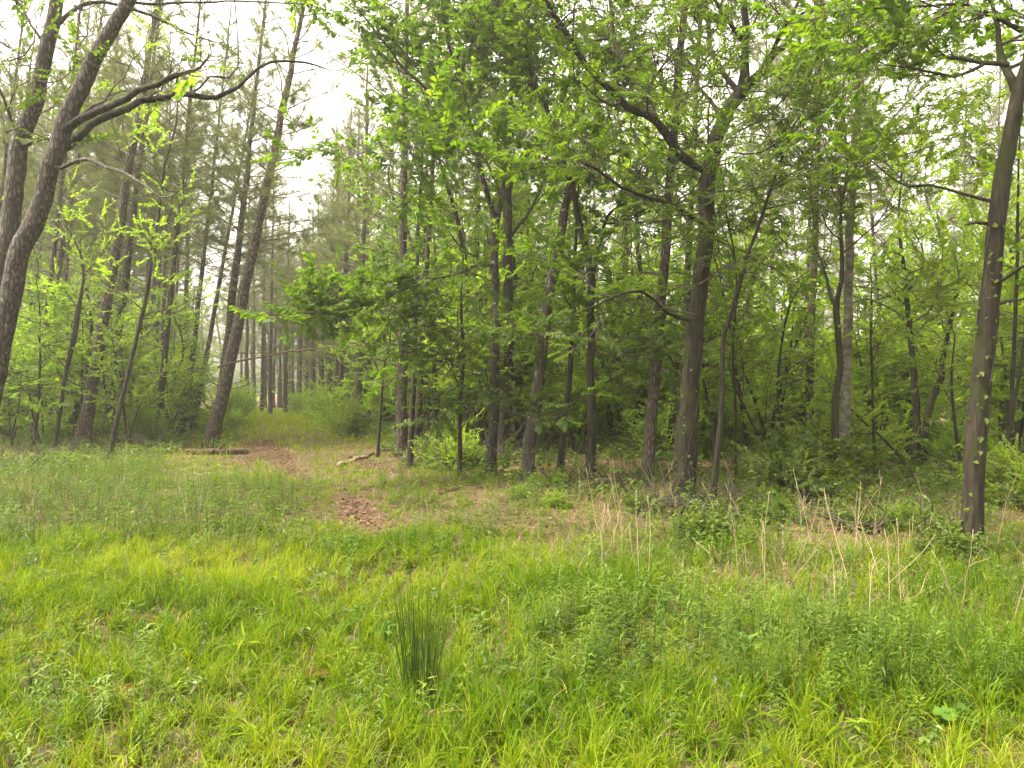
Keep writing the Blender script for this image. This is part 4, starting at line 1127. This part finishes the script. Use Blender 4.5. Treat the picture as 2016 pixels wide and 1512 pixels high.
def make_weed(h, nl, Lf, W, stem_r=0.003, top=1.0):
    mb = MB()
    p = grow((0, 0, -0.02), (N(0, 0.1), N(0, 0.1), 1), h, 6, 0.06, 0.05)
    mb.tube(p, np.linspace(stem_r, stem_r * 0.4, 7), 3, 0, cap=False)
    Vs, Ts, Rs, n = [mb.v[0]], [], [], len(mb.v[0])
    q = mb.q[0]; Ts.append(np.vstack([q[:, [0, 1, 2]], q[:, [0, 2, 3]]])); Rs.append(np.full(n, 0.2))
    for i in range(nl):
        t = 0.18 + 0.82 * (i + 0.5) / nl; f = t * 5.99; j = int(f); b = p[j] + (p[j + 1] - p[j]) * (f - j)
        a = i * 2.4 + N(0, 0.3)
        up = 0.15 + 0.9 * max(0, t - 0.6)
        d = np.array([math.cos(a), math.sin(a), up + N(0, 0.15)])
        L = Lf * (1.0 - 0.45 * abs(t - 0.55)) * U(0.8, 1.15)
        B = basis(d)[0]; L2 = L
        prof = [(0, 0.15), (0.35, 1.0), (0.7, 0.7), (1.0, 0)]
        V = []
        dr = U(0.1, 0.5)
        for x_, w_ in prof:
            zz = -dr * L2 * x_ * x_
            V += [[x_ * L2, -w_ * W / 2, zz], [x_ * L2, w_ * W / 2, zz]]
        V = np.array(V) @ B.T + b
        T = []
        for s in range(3): T += [[2 * s, 2 * s + 2, 2 * s + 3], [2 * s, 2 * s + 3, 2 * s + 1]]
        Vs.append(V); Ts.append(np.array(T) + n); n += len(V)
        Rs.append(np.full(len(V), np.clip(0.25 + 0.5 * max(0, t - 0.5) + U(0, 0.25), 0, 1)))
    return dict(V=np.vstack(Vs), T=np.vstack(Ts), r=np.concatenate(Rs))


UPX = np.array([0, 0, 1.0])


def stand(mb, tm, x, y, sc, lean=0.12):
    """upright plants: templates have z up, so aim local x sideways"""
    n = len(x); a = U(0, 6.283, n)
    pos = np.stack([x, y, hgt(x, y)], -1)
    place(mb, tm, pos, np.stack([np.cos(a), np.sin(a), N(0, lean, n)], -1), sc, 0, None, lean)


gm = MB()
# lush foreground
x, y = sample(270000, 2.6, 8.6)
x, y, hsh = clumped(x, y, 0.16)
px = CXP + FPX * x / y
lush = np.interp(y, [2.6, 6.4, 7.6, 8.8], [1, 1, 0.8, 0.25])
rightw = np.clip((px - 1050) / 300, 0, 1) * np.clip((y - 4.2) / 1.2, 0, 1)
keep = (U(0, 1, len(x)) < lush * (1 - 0.7 * rightw) * np.clip((0.5 + 0.8 * wave(x, y, 2.3)) * (0.6 + 0.9 * hsh) * (0.6 + 0.8 * wave(x, y, 5.1, 2.2)), 0.22, 1)) & ~(near_puddle(x, y) & (U(0, 1, len(x)) < 0.93)) & ~on_track(x, y)
x, y, hsh = x[keep], y[keep], hsh[keep]
hh = U(0.05, 0.24, len(x)) * (0.65 + 0.7 * hsh) * np.interp(y, [3, 6, 8], [1.0, 1.0, 0.7]) * (0.35 + 1.25 * wave(x, y, 1.7, 2))
px = CXP + FPX * x / y; py = HOR + EYE * FPX / y
warm = np.exp(-((px - 430) / 330) ** 2 - ((py - 1130) / 60) ** 2) + 0.5 * np.clip((py - 1420) / 120, 0, 1)
rn = np.clip(0.20 * hsh + 0.62 * (1 - wave(x, y, 1.7, 2)) + 0.3 * warm + N(0, 0.13, len(x)) - 0.05, 0, 0.72)
rn = np.where(U(0, 1, len(x)) < 0.04, U(0.85, 1.0, len(x)), rn)
blades(gm, x, y, hh, U(0.0028, 0.0068, len(x)), rn, 0, 0.35, 0.6)
# longer arching blades
x, y = sample(9000, 2.7, 7.4)
x, y, hsh = clumped(x, y, 0.30)
k = (hsh > 0.55) & ~on_track(x, y); x, y, hsh = x[k], y[k], hsh[k]
blades(gm, x, y, U(0.14, 0.28, len(x)), U(0.004, 0.0075, len(x)), np.clip(U(0.25, 0.72, len(x)), 0, 0.72), 0, 0.4, 1.0)
# broad-bladed grass plants
tuf = [make_weed(U(0.10, 0.20), rng.integers(7, 12), U(0.12, 0.17), U(0.009, 0.014), 0.002) for _ in range(8)]
x, y = sample(620, 2.8, 7.2); k = (U(0, 1, len(x)) < 0.3 + 0.8 * wave(x, y, 1.9, 11)) & ~on_track(x, y) & ~near_puddle(x, y)
for t in tuf: t['r'] = np.clip(0.22 + 0.35 * t['r'], 0, 0.42)
stand(gm, tuf, x[k], y[k], U(0.6, 1.15, k.sum()), 0.2)
# thin clearing grass
x, y = sample(100000, 7.0, 17.0)
x, y, hsh = clumped(x, y, 0.35)
px = CXP + FPX * x / y
ed = np.interp(px, EDGE[:, 0], EDGE[:, 1])
keep = (y < ed + 1.5) & (U(0, 1, len(x)) < (0.25 + 0.75 * wave(x, y, 1.4, 3)) * np.where((px > 950) & (y > 7.5), 0.4, 1.0)) & ~on_track(x, y, 0.1)
x, y, hsh = x[keep], y[keep], hsh[keep]
blades(gm, x, y, U(0.05, 0.16, len(x)) * (0.6 + 0.8 * hsh), U(0.005, 0.010, len(x)), np.clip(0.35 * hsh + N(0.25, 0.15, len(x)), 0, 0.75), 0, 0.5, 0.7)
# grassy middle and verges of the path
x, y = sample(120000, 13, 66)
cd = np.array([corridor(a, b) for a, b in zip(x, y)])
k = (cd < 0.2) & ~on_track(x, y, -0.05); x, y = x[k], y[k]
x, y, hsh = clumped(x, y, 0.4)
k = ~on_track(x, y, -0.05); x, y, hsh = x[k], y[k], hsh[k]
blades(gm, x, y, U(0.10, 0.28, len(x)) * (0.6 + 0.6 * hsh) * np.interp(y, [16, 30], [0.8, 1.5]), np.clip(y * 0.0009, 0.008, 0.04), np.clip(0.3 * hsh + N(0.45, 0.12, len(x)), 0, 0.70), 0, 0.4, 0.6)
go = gm.build('grass', M['grass'], None, False)
tag(go, 'bright green grass covering the damp clearing and the middle of the path', 'grass', None, 'stuff')

# dry grass wisps
dm = MB()
x, y = sample(36000, 6.0, 17.0)
px = CXP + FPX * x / y
ed = np.interp(px, EDGE[:, 0], EDGE[:, 1])
k = (y < ed + 1) & (wave(x, y, 1.9, 5) > 0.52) & (U(0, 1, len(x)) < np.where(px > 950, 0.65, np.where(px < 500, 0.35, 0.3))); x, y = x[k], y[k]
blades(dm, x, y, U(0.10, 0.38, len(x)), U(0.003, 0.006, len(x)), U(0, 1, len(x)), 0, 0.55, 0.6)
x, y = sample(22000, 2.7, 8.0)
blades(dm, x, y, U(0.05, 0.16, len(x)), U(0.003, 0.006, len(x)), U(0, 0.6, len(x)), 0, 1.1, 0.5)
tag(dm.build('dry_grass', M['dry_grass'], None, False), 'straw-coloured dead grass wisps thinly spread over the clearing', 'dry grass', None, 'stuff')

# fallen leaves
lm = MB()
lts = []
for _ in range(6):
    V, T = leaf_diamond(0.048, 0.032, U(-0.6, 0.8), U(-0.3, 0.5)); lts.append(dict(V=V, T=T, r=np.full(len(V), U(0, 1))))
x, y = sample(60000, 6.3, 26)
px = CXP + FPX * x / y
pr = np.where(on_track(x, y, 0.15), 0.6, np.where(y > 8, np.where(px > 820, 0.55, 0.16), np.where(px > 1150, 0.25, 0.05)) * (wave(x, y, 1.3, 7) > np.where(px > 820, 0.3, 0.42)))
k = U(0, 1, len(x)) < pr; x, y = x[k], y[k]
for s in TRACKS:
    nl = int(380 * len(s) * 0.15 * s[:, 3].mean() * 2)
    ii = rng.integers(0, len(s), nl)
    th = U(0, 6.283, nl); rr = np.abs(N(0, 0.75, nl)) * (s[ii, 3] + 0.10)
    x = np.concatenate([x, s[ii, 0] + rr * np.cos(th)]); y = np.concatenate([y, s[ii, 1] + rr * np.sin(th)])
pos = np.stack([x, y, hgt(x, y) + U(0.008, 0.022, len(x))], -1)
th = U(0, 6.283, len(x))
place(lm, lts, pos, np.stack([np.cos(th), np.sin(th), N(0, 0.12, len(x))], -1), U(0.6, 1.4, len(x)), 0, None, 0.2)
tag(lm.build('fallen_leaves', M['litter'], None, False), 'reddish brown fallen leaves strewn on the wheel tracks and forest floor', 'leaf litter', None, 'stuff')

# ------------------------------------------------------------------ weeds
W_L = [make_weed(U(0.34, 0.54), rng.integers(28, 40), U(0.055, 0.085), U(0.008, 0.013)) for _ in range(10)]
W_S = [make_weed(U(0.25, 0.4), rng.integers(14, 22), 0.075, 0.016, 0.002) for _ in range(5)]
W_W = [make_weed(U(0.5, 0.8), rng.integers(26, 36), 0.055, 0.010, 0.0025) for _ in range(5)]
wm = MB()
# tall lance-leaved stand at right
x, y = sample(5200, 3.6, 7.2)
px = CXP + FPX * x / y; py = HOR + EYE * FPX / y
top_ = np.interp(px, [950, 1100, 1400, 1700, 2016], [1240, 1180, 1150, 1190, 1280]) + 60
bot_ = np.interp(px, [950, 1100, 1300, 1500, 1700, 2016], [1300, 1360, 1420, 1440, 1470, 1512]) + 40
k = (px > 900) & (py > top_) & (py < bot_) & (U(0, 1, len(x)) < np.clip((px - 900) / 250, 0.15, 1) * (0.35 + 0.8 * wave(x, y, 2.0, 4)))
stand(wm, W_L, x[k], y[k], U(0.45, 1.1, k.sum()))
# taller plants near both lower corners
x, y = sample(1500, 3.0, 6.0); px = CXP + FPX * x / y
k = ((px > 1450) | (px < 330)) & (U(0, 1, len(x)) < 0.15 + 0.75 * wave(x, y, 2.6, 13))
stand(wm, W_L, x[k], y[k], U(0.35, 0.75, k.sum()))
# scattered in the grass
x, y = sample(480, 2.9, 7.5); k = ~on_track(x, y) & ~near_puddle(x, y)
stand(wm, W_S, x[k], y[k], U(0.4, 0.9, k.sum()))
# middle ground
x, y = sample(4200, 6.5, 13.5); px = CXP + FPX * x / y
k = (px > 600) & ~on_track(x, y, 0.2) & (wave(x, y, 1.6, 6) > 0.45)
stand(wm, W_S, x[k], y[k], U(0.5, 1.25, k.sum()))
# leafy weeds at left
x, y = sample(9000, 7.2, 15.0); px = CXP + FPX * x / y
k = (px < 600) & ~((px > 330) & (y > 13.0)) & ~on_track(x, y, 0.2) & (U(0, 1, len(x)) < 0.2 + 0.9 * wave(x, y, 1.7, 12))
stand(wm, W_S, x[k], y[k], U(0.55, 1.3, k.sum()))
# grey-green wispy weeds at left
x, y = sample(8500, 7.0, 16.5); px = CXP + FPX * x / y
k = (px < 560) & ~((px > 330) & (y > 13.0)) & ~on_track(x, y, 0.2) & (U(0, 1, len(x)) < 0.3 + 0.8 * wave(x, y, 1.2, 8))
stand(wm, W_W, x[k], y[k], U(0.45, 1.05, k.sum()))
tag(wm.build('weeds', M['weed'], None, False), 'lance-leaved green weeds crowding the clearing, thickest at right', 'weeds', None, 'stuff')


# low broad-leaved ground cover
def make_herb(n, Lf, W, h):
    Vs, Ts, Rs, c = [], [], [], 0
    for i in range(n):
        a = U(0, 6.283); r0 = U(0.02, 0.16); z = h * U(0.3, 1.0)
        b = np.array([math.cos(a) * r0, math.sin(a) * r0, z])
        for s in (-0.9, 0, 0.9):
            V, T = leaf_diamond(Lf * U(0.7, 1.1), W * U(0.8, 1.1), U(0.1, 0.5), U(0.1, 0.5))
            B = basis(np.array([math.cos(a + s), math.sin(a + s), N(0.0, 0.25)]), None, 0.2)[0]
            Vs.append(V @ B.T + b); Ts.append(T + c); c += len(V); Rs.append(np.full(len(V), U()))
        Vs.append(np.array([[0, 0, 0], [0.004, 0, 0], b])); Ts.append(np.array([[0, 1, 2]]) + c); c += 3; Rs.append(np.full(3, 0.2))
    return dict(V=np.vstack(Vs), T=np.vstack(Ts), r=np.concatenate(Rs))


HB = [make_herb(rng.integers(6, 11), 0.075, 0.05, U(0.12, 0.28)) for _ in range(6)]
hm = MB()
x, y = sample(9000, 8.5, 34); px = CXP + FPX * x / y
ed = np.interp(px, EDGE[:, 0], EDGE[:, 1])
cd = np.array([corridor(a, b) for a, b in zip(x, y)])
k = (cd > -1.2) & ~on_track(x, y, 0.2) & (U(0, 1, len(x)) < np.where(y > ed - 3.0, 0.9, 0.25) * (0.2 + wave(x, y, 1.3, 9)))
k &= ~((y < 12) & (px < 900) & (U(0, 1, len(x)) < 0.7)) & ~((px > 350) & (px < 500) & (y > 15.5) & (y < 20.5))
stand(hm, HB, x[k], y[k], U(0.7, 1.5, k.sum()), 0.2)
x, y = sample(260, 3.2, 8.0)
stand(hm, HB, x, y, U(0.4, 0.7, len(x)), 0.2)
tag(hm.build('ground_cover', M['herb'], None, False), 'low broad-leaved ground cover carpeting the forest floor', 'ground cover', None, 'stuff')

# ------------------------------------------------------------------ single small things
def rush_clump():
    q = G(828, 1392)
    root = empty('rush_clump', q, 'dark green clump of tall round rush stems in the wet grass', 'rushes')
    mb = MB()
    for i in range(95):
        a = U(0, 6.283); r = 0.066 * math.sqrt(U())
        h = 0.72 * U(0.4, 1.0) ** 0.7
        d = np.array([math.cos(a) * r * 2.2 + N(0, 0.05), math.sin(a) * r * 2.2 + N(0, 0.05), 1])
        p = grow((math.cos(a) * r, math.sin(a) * r, -0.02), d, h, 4, 0.015, 0.0)
        mb.tube(p, np.array([0.0020, 0.0020, 0.0018, 0.0013, 0.0005]), 4, 0, cap=False, rnd=U())
    mb.build('stems', M['rush'], root)
    mb = MB()
    for i in range(16):
        a = U(0, 6.283); r = 0.07 * math.sqrt(U())
        p = grow((math.cos(a) * r, math.sin(a) * r, -0.02), (N(0, 0.35), N(0, 0.35), 1), U(0.2, 0.5), 5, 0.12, -0.06)
        mb.tube(p, np.linspace(0.0019, 0.0008, 6), 4, 0, cap=False, rnd=U())
    mb.build('dead_stems', M['dry_grass'], root)


rush_clump()


def log(name, label, a, b, r0, r1, bark, endm, d_lift=0.0, stubs=2):
    base = ground(*(0.5 * (a + b))[:2])
    root = empty(name, base, label, 'log')
    n = 14
    p = a + (b - a) * np.linspace(0, 1, n)[:, None] - base
    p[:, 2] += np.linspace(r0, r1, n) * 0.75
    p = knots(p, 0.03)
    mb = MB(); mb.tube(p, np.linspace(r0, r1, n) * (1 + 0.07 * N(0, 1, n)), 12, 0, rough=0.05, cap=True)
    for _ in range(stubs):
        i = rng.integers(3, n - 3); q = grow(p[i], N(0, 1, 3) * np.array([1, 1, 0.3]) + np.array([0, -0.5, 0.5]), U(0.15, 0.35), 3, 0.1, 0)
        mb.tube(q, [r0 * 0.35, r0 * 0.3, r0 * 0.25, r0 * 0.2], 6, 0)
    mb.build('trunk', M[bark], root)
    e = MB(); t = unit(p[-1] - p[-2])
    e.tube(np.array([p[-1] - t * 0.25, p[-1] - t * 0.1, p[-1] + t * 0.03]), np.array([r1 * 1.06, r1 * 1.08, r1 * 0.8]), 12, 0, rough=0.05)
    e.build('broken_end', M[endm], root)
    return root


log('fallen_log', 'brown fallen log with an orange broken end lying left of the path', G(366, 897), G(487, 893), 0.095, 0.08, 'log_bark', 'log_end')
log('fallen_log', 'pale splintered log lying across the grass right of the path', G(722, 903), G(668, 920), 0.055, 0.065, 'log_pale', 'log_pale')
log('fallen_branch', 'short dead branch with dark bark next to the pale log', G(720, 900), G(772, 890), 0.03, 0.02, 'log_bark', 'log_bark', stubs=3)
log('fallen_branch', 'pale stick lying in the leaves below the brown log', G(425, 915), G(462, 925), 0.02, 0.015, 'log_pale', 'log_pale', stubs=0)
log('fallen_branch', 'broken dead branch at the edge of the clearing below the mossy oak', G(865, 975), G(905, 962), 0.025, 0.02, 'log_bark', 'log_bark', stubs=4)
log('fallen_branch', 'small dead stick in the grass below the mossy oak', G(1018, 998), G(1052, 986), 0.012, 0.01, 'log_pale', 'log_pale', stubs=2)


def hanging_branch():
    d = 21.6
    pts = np.array([[*P(px, py, dd), w] for px, py, dd, w in ((430, 722, 21.8, 0.03), (500, 704, 21, 0.028), (590, 690, 20, 0.024), (672, 681, 19, 0.018), (730, 680, 18.4, 0.012))])
    base = pts[0, :3].copy()
    root = empty('dead_branch', base, 'long thin dead branch sticking out over the path from the tall leaning pine', 'branch')
    s = knots(catmull(pts - np.array([*base, 0]), 0.3), 0.03)
    mb = MB(); mb.tube(s[:, :3], s[:, 3], 6, 0, rough=0.05)
    for _ in range(7):
        i = rng.integers(3, len(s) - 1); q = grow(s[i, :3], N(0, 1, 3) + np.array([0.8, 0, 0.2]), U(0.3, 0.9), 4, 0.1, 0)
        mb.tube(q, [0.008, 0.007, 0.005, 0.004, 0.003], 4, 0)
    mb.build('stem', M['log_bark'], root)


hanging_branch()


def brush(px, py, w, h, n, label):
    q = G(px, py); root = empty('brush_pile', q, label, 'brush')
    mb = MB()
    for i in range(n):
        a = U(0, 6.283); r = w * math.sqrt(U())
        p0 = np.array([math.cos(a) * r, math.sin(a) * r * 0.6, U(0, 0.3) * h])
        d = np.array([N(0, 1), N(0, 0.6), abs(N(0.35, 0.5))])
        p = grow(p0, d, U(0.3, 0.9) * w, 5, 0.22, -0.03)
        p[:, 2] = np.maximum(p[:, 2], 0.0)
        mb.tube(p, np.linspace(U(0.006, 0.014), 0.003, 6), 4, 0, cap=False)
    mb.build('twigs', M['twig'], root)


brush(900, 915, 1.3, 0.5, 110, 'tangle of bare brown twigs left of the slender forked oak')
brush(985, 905, 0.9, 0.7, 80, 'brown brush heap around the thick straight trunk behind the forked oak')
brush(1410, 1010, 1.0, 0.4, 110, 'brown twig tangle at the foot of the leaning sapling by the biggest oak')
brush(1200, 965, 1.0, 0.35, 80, 'low bare brush between the forked oak and the brown pine')
brush(1760, 1040, 0.8, 0.35, 45, 'arching dead brush left of the creeper-covered trunk')
brush(30, 930, 1.2, 0.5, 90, 'grey brush heap low at the left edge of the thicket')
brush(215, 895, 1.4, 0.9, 110, 'dark brush at the foot of the thin leaning sapling under the left pines')

# dry stalks at right and left
stalk_mesh = []
for _ in range(5):
    mb = MB(); p = grow((0, 0, -0.05), (N(0, 0.1), N(0, 0.1), 1), 1.0, 8, 0.05, 0.0)
    mb.tube(p, np.linspace(0.0042, 0.0016, 9), 4, 0)
    for _ in range(4):
        i = rng.integers(3, 8); q = grow(p[i], N(0, 0.5, 3) + np.array([0, 0, 1]), U(0.08, 0.3), 3, 0.15, 0)
        mb.tube(q, [0.002, 0.0016, 0.0012, 0.0008], 3, 0)
    o = mb.build('dry_stalk', M['straw']); stalk_mesh.append(o)
for i in range(64):
    if i < 50:
        px = U(1100, 2016); py = U(985, 1170) + (px - 1100) * 0.11; g, lab = 'dry stalks along the right thicket', 'thin straw-coloured dead stalk standing before the right thicket'
    else:
        px = U(0, 480); py = U(930, 1060); g, lab = 'dry stalks in the left weeds', 'thin straw-coloured dead stalk among the left weeds'
    q = G(px, py)
    o = stalk_mesh[rng.integers(0, 5)].copy(); COL.objects.link(o)
    o.location = Vector([float(c) for c in q]); t = 0.15 if U() < 0.8 else 0.35
    o.rotation_euler = (N(0, t), N(0, t), U(0, 6.28)); k = U(0.4, 0.95); o.scale = (1, 1, k)
    tag(o, lab, 'stalk', g)
for o in stalk_mesh: bpy.data.objects.remove(o)


def broad_plant(name, px, py, label, n, L, W, mat, lobed=False, lift=0.12, cat='plant'):
    q = G(px, py); root = empty(name, q, label, cat)
    for i in range(n):
        mb = MB()
        a = i * 2.4 + U(0, 0.6); l = L * U(0.75, 1.1)
        V, T = leaf_lobed(l, W, 0.15, U(0.2, 0.5)) if lobed else (None, None)
        if not lobed:
            prof = [(0, 0.1), (0.15, 0.55), (0.4, 1.0), (0.65, 0.9), (0.85, 0.5), (1.0, 0.05)]
            V, T = [], []
            dr = U(0.3, 0.7)
            for x_, w_ in prof:
                zz = 0.55 * l * x_ - dr * l * x_ * x_
                V += [[x_ * l, -w_ * W / 2, zz + 0.12 * w_ * W], [x_ * l, 0, zz], [x_ * l, w_ * W / 2, zz + 0.12 * w_ * W]]
            for s in range(5):
                k = 3 * s
                T += [[k, k + 3, k + 4], [k, k + 4, k + 1], [k + 1, k + 4, k + 5], [k + 1, k + 5, k + 2]]
            V, T = np.array(V), np.array(T)
        B = basis(np.array([math.cos(a), math.sin(a), N(0.05, 0.15)]), None, 0.1)[0]
        mb.add(V @ B.T + np.array([0, 0, lift * U(0.6, 1)]), None, T, 0, U())
        mb.tube([[0, 0, -0.01], [0.01 * math.cos(a), 0.01 * math.sin(a), lift]], [0.003, 0.002], 4, 0)
        mb.build('leaf', M[mat], root)
    return root


broad_plant('leafy_plant', 1885, 1450, 'pale green plant with large lobed leaves in the bottom right corner', 7, 0.10, 0.09, 'broad', True, 0.14)
broad_plant('leafy_plant', 1505, 1500, 'broad-leaved plant in the grass at the bottom right of centre', 4, 0.08, 0.03, 'herb', False, 0.05)
broad_plant('leafy_plant', 660, 1300, 'bright yellow-green rosette of arching leaves near the rushes', 14, 0.17, 0.018, 'grass', False, 0.04)
broad_plant('leafy_plant', 275, 1265, 'dull green plant with a few broad leaves beside the largest puddle', 4, 0.12, 0.04, 'pale_leaf', False, 0.05)
broad_plant('leafy_plant', 510, 1470, 'long-leaved plant with arching blades at the bottom left of centre', 9, 0.20, 0.020, 'grass', False, 0.05)
broad_plant('leafy_plant', 60, 1360, 'pale arching leafy plant near the left edge of the grass', 9, 0.14, 0.018, 'weed', False, 0.08)
broad_plant('leafy_plant', 620, 1405, 'small upright oval leaf beside the brown puddle below the bright rosette', 2, 0.08, 0.03, 'broad', False, 0.04)
q0 = [broad_plant('leafy_plant', 1200 + 70 * 0, 1215, 'pale leafy seedling poking above the grass right of the rushes', 5, 0.07, 0.028, 'broad', False, 0.22)]
for px, py in ((940, 1260), (1060, 1290), (1480, 1330), (1170, 1350), (1310, 1235), (760, 1300)):
    q = G(px, py); copy_thing(q0[0], q, (N(0, 0.1), N(0, 0.1), U(0, 6.28)), U(0.8, 1.2), 'pale leafy seedling poking above the grass right of the rushes' if px != 760 else 'pale leafy seedling just left of the rushes', 'plant', 'pale seedlings near the rushes' if px != 760 else None)
q0[0]['group'] = 'pale seedlings near the rushes'


def flower():
    root = empty('wildflower', (0, 0, 0), 'tiny lavender wildflower above the right-hand weeds', 'flower', 'lavender wildflowers')
    mb = MB(); p = grow((0, 0, 0), (0, 0, 1), 0.5, 4, 0.03, 0); mb.tube(p, np.full(5, 0.0018), 3, 0); mb.build('stem', M['weed'], root)
    f = MB()
    for c in range(4):
        o = p[-1] + N(0, 0.015, 3)
        for i in range(5):
            a = i * 1.2566; V, T = leaf_diamond(0.016, 0.012, 0.1, 0.1)
            B = basis(np.array([math.cos(a), -0.6, math.sin(a)]), np.array([0, -1, 0.2]))[0]; f.add(V @ B.T + o, None, T, 0, U())
    f.build('petals', M['petal'], root, False)
    return root


fl = flower()
for px, py in ((1385, 1290), (1420, 1300), (1372, 1260), (1440, 1370), (1462, 1372), (1470, 1385), (1875, 1300), (1252, 1180), (1300, 1230), (1180, 1230)):
    copy_thing(fl, G(px + N(0, 25), py + N(0, 18) + 40), (0, 0, U(0, 6.28)), U(0.28, 0.4), 'tiny lavender wildflower above the right-hand weeds', 'flower', 'lavender wildflowers')
remove_thing(fl)

# ------------------------------------------------------------------ haze
HAZE = 0.0013
if HAZE > 0:
    mb = MB(); x0, x1, y0, y1, z0, z1 = -95, 95, -6, 112, -1.3, 26
    V = [[x, y, z] for x in (x0, x1) for y in (y0, y1) for z in (z0, z1)]
    mb.add(V, [[0, 1, 3, 2], [4, 6, 7, 5], [0, 4, 5, 1], [2, 3, 7, 6], [0, 2, 6, 4], [1, 5, 7, 3]])
    m, nt, out = new_mat('haze')
    v = nt.nodes.new('ShaderNodeVolumePrincipled'); v.inputs['Color'].default_value = (0.95, 0.95, 0.93, 1)
    v.inputs['Density'].default_value = HAZE; v.inputs['Anisotropy'].default_value = 0.5
    nt.links.new(v.outputs[0], out.inputs['Volume'])
    tag(mb.build('haze', m), 'thin pale haze hanging through the woods', 'haze', None, 'stuff')

# ------------------------------------------------------------------ light
w = bpy.data.worlds.new('World'); scene.world = w; w.use_nodes = True
nt = w.node_tree; nt.nodes.clear()
sky = nt.nodes.new('ShaderNodeTexSky'); sky.sky_type = 'NISHITA'; sky.sun_disc = False
SUN_EL, SUN_AZ = math.radians(60), math.radians(-98)     # azimuth measured from +y towards +x
sky.sun_elevation = SUN_EL; sky.sun_rotation = SUN_AZ
sky.air_density = 1.0; sky.dust_density = 6.0; sky.ozone_density = 0.5
hs = nt.nodes.new('ShaderNodeHueSaturation'); hs.inputs['Saturation'].default_value = 0.12
bg = nt.nodes.new('ShaderNodeBackground'); bg.inputs['Strength'].default_value = 0.15
wo = nt.nodes.new('ShaderNodeOutputWorld')
nt.links.new(sky.outputs[0], hs.inputs['Color']); wt = nt.nodes.new('ShaderNodeMix'); wt.data_type = 'RGBA'; wt.blend_type = 'MULTIPLY'; wt.inputs[0].default_value = 1; wt.inputs[7].default_value = (1.0, 0.93, 0.78, 1)
nt.links.new(hs.outputs[0], wt.inputs[6]); nt.links.new(wt.outputs[2], bg.inputs['Color']); nt.links.new(bg.outputs[0], wo.inputs[0])
sl = bpy.data.lights.new('sun', 'SUN'); sl.energy = 1.4; sl.angle = math.radians(10); sl.color = (1.0, 0.90, 0.68)
so = bpy.data.objects.new('sun', sl); COL.objects.link(so)
tosun = Vector((math.sin(SUN_AZ) * math.cos(SUN_EL), math.cos(SUN_AZ) * math.cos(SUN_EL), math.sin(SUN_EL)))
so.rotation_euler = (-tosun).to_track_quat('-Z', 'Y').to_euler(); so.location = (0, 0, 40)

# ------------------------------------------------------------------ camera and render
cam = bpy.data.cameras.new('camera'); co = bpy.data.objects.new('camera', cam); COL.objects.link(co)
co.location = (0, 0, EYE); co.rotation_euler = (math.radians(90), 0, 0)
cam.sensor_width = 36; cam.lens = 36 * FPX / 2016; cam.shift_y = (HOR - 756) / 2016
cam.clip_start = 0.05; cam.clip_end = 2000
scene.camera = co
vs = scene.view_settings; vs.view_transform = 'Standard'; vs.look = 'None'; vs.gamma = 1; vs.use_curve_mapping = False; vs.exposure = 2.6
cy = scene.cycles
cy.max_bounces = 8; cy.diffuse_bounces = 4; cy.transmission_bounces = 4; cy.glossy_bounces = 2; cy.transparent_max_bounces = 4; cy.volume_bounces = 1
cy.sample_clamp_indirect = 6; cy.caustics_reflective = False; cy.caustics_refractive = False
cy.use_denoising = True; cy.denoiser = 'OPENIMAGEDENOISE'; cy.denoising_input_passes = 'RGB_ALBEDO_NORMAL'; cy.denoising_prefilter = 'ACCURATE'; cy.use_adaptive_sampling = False
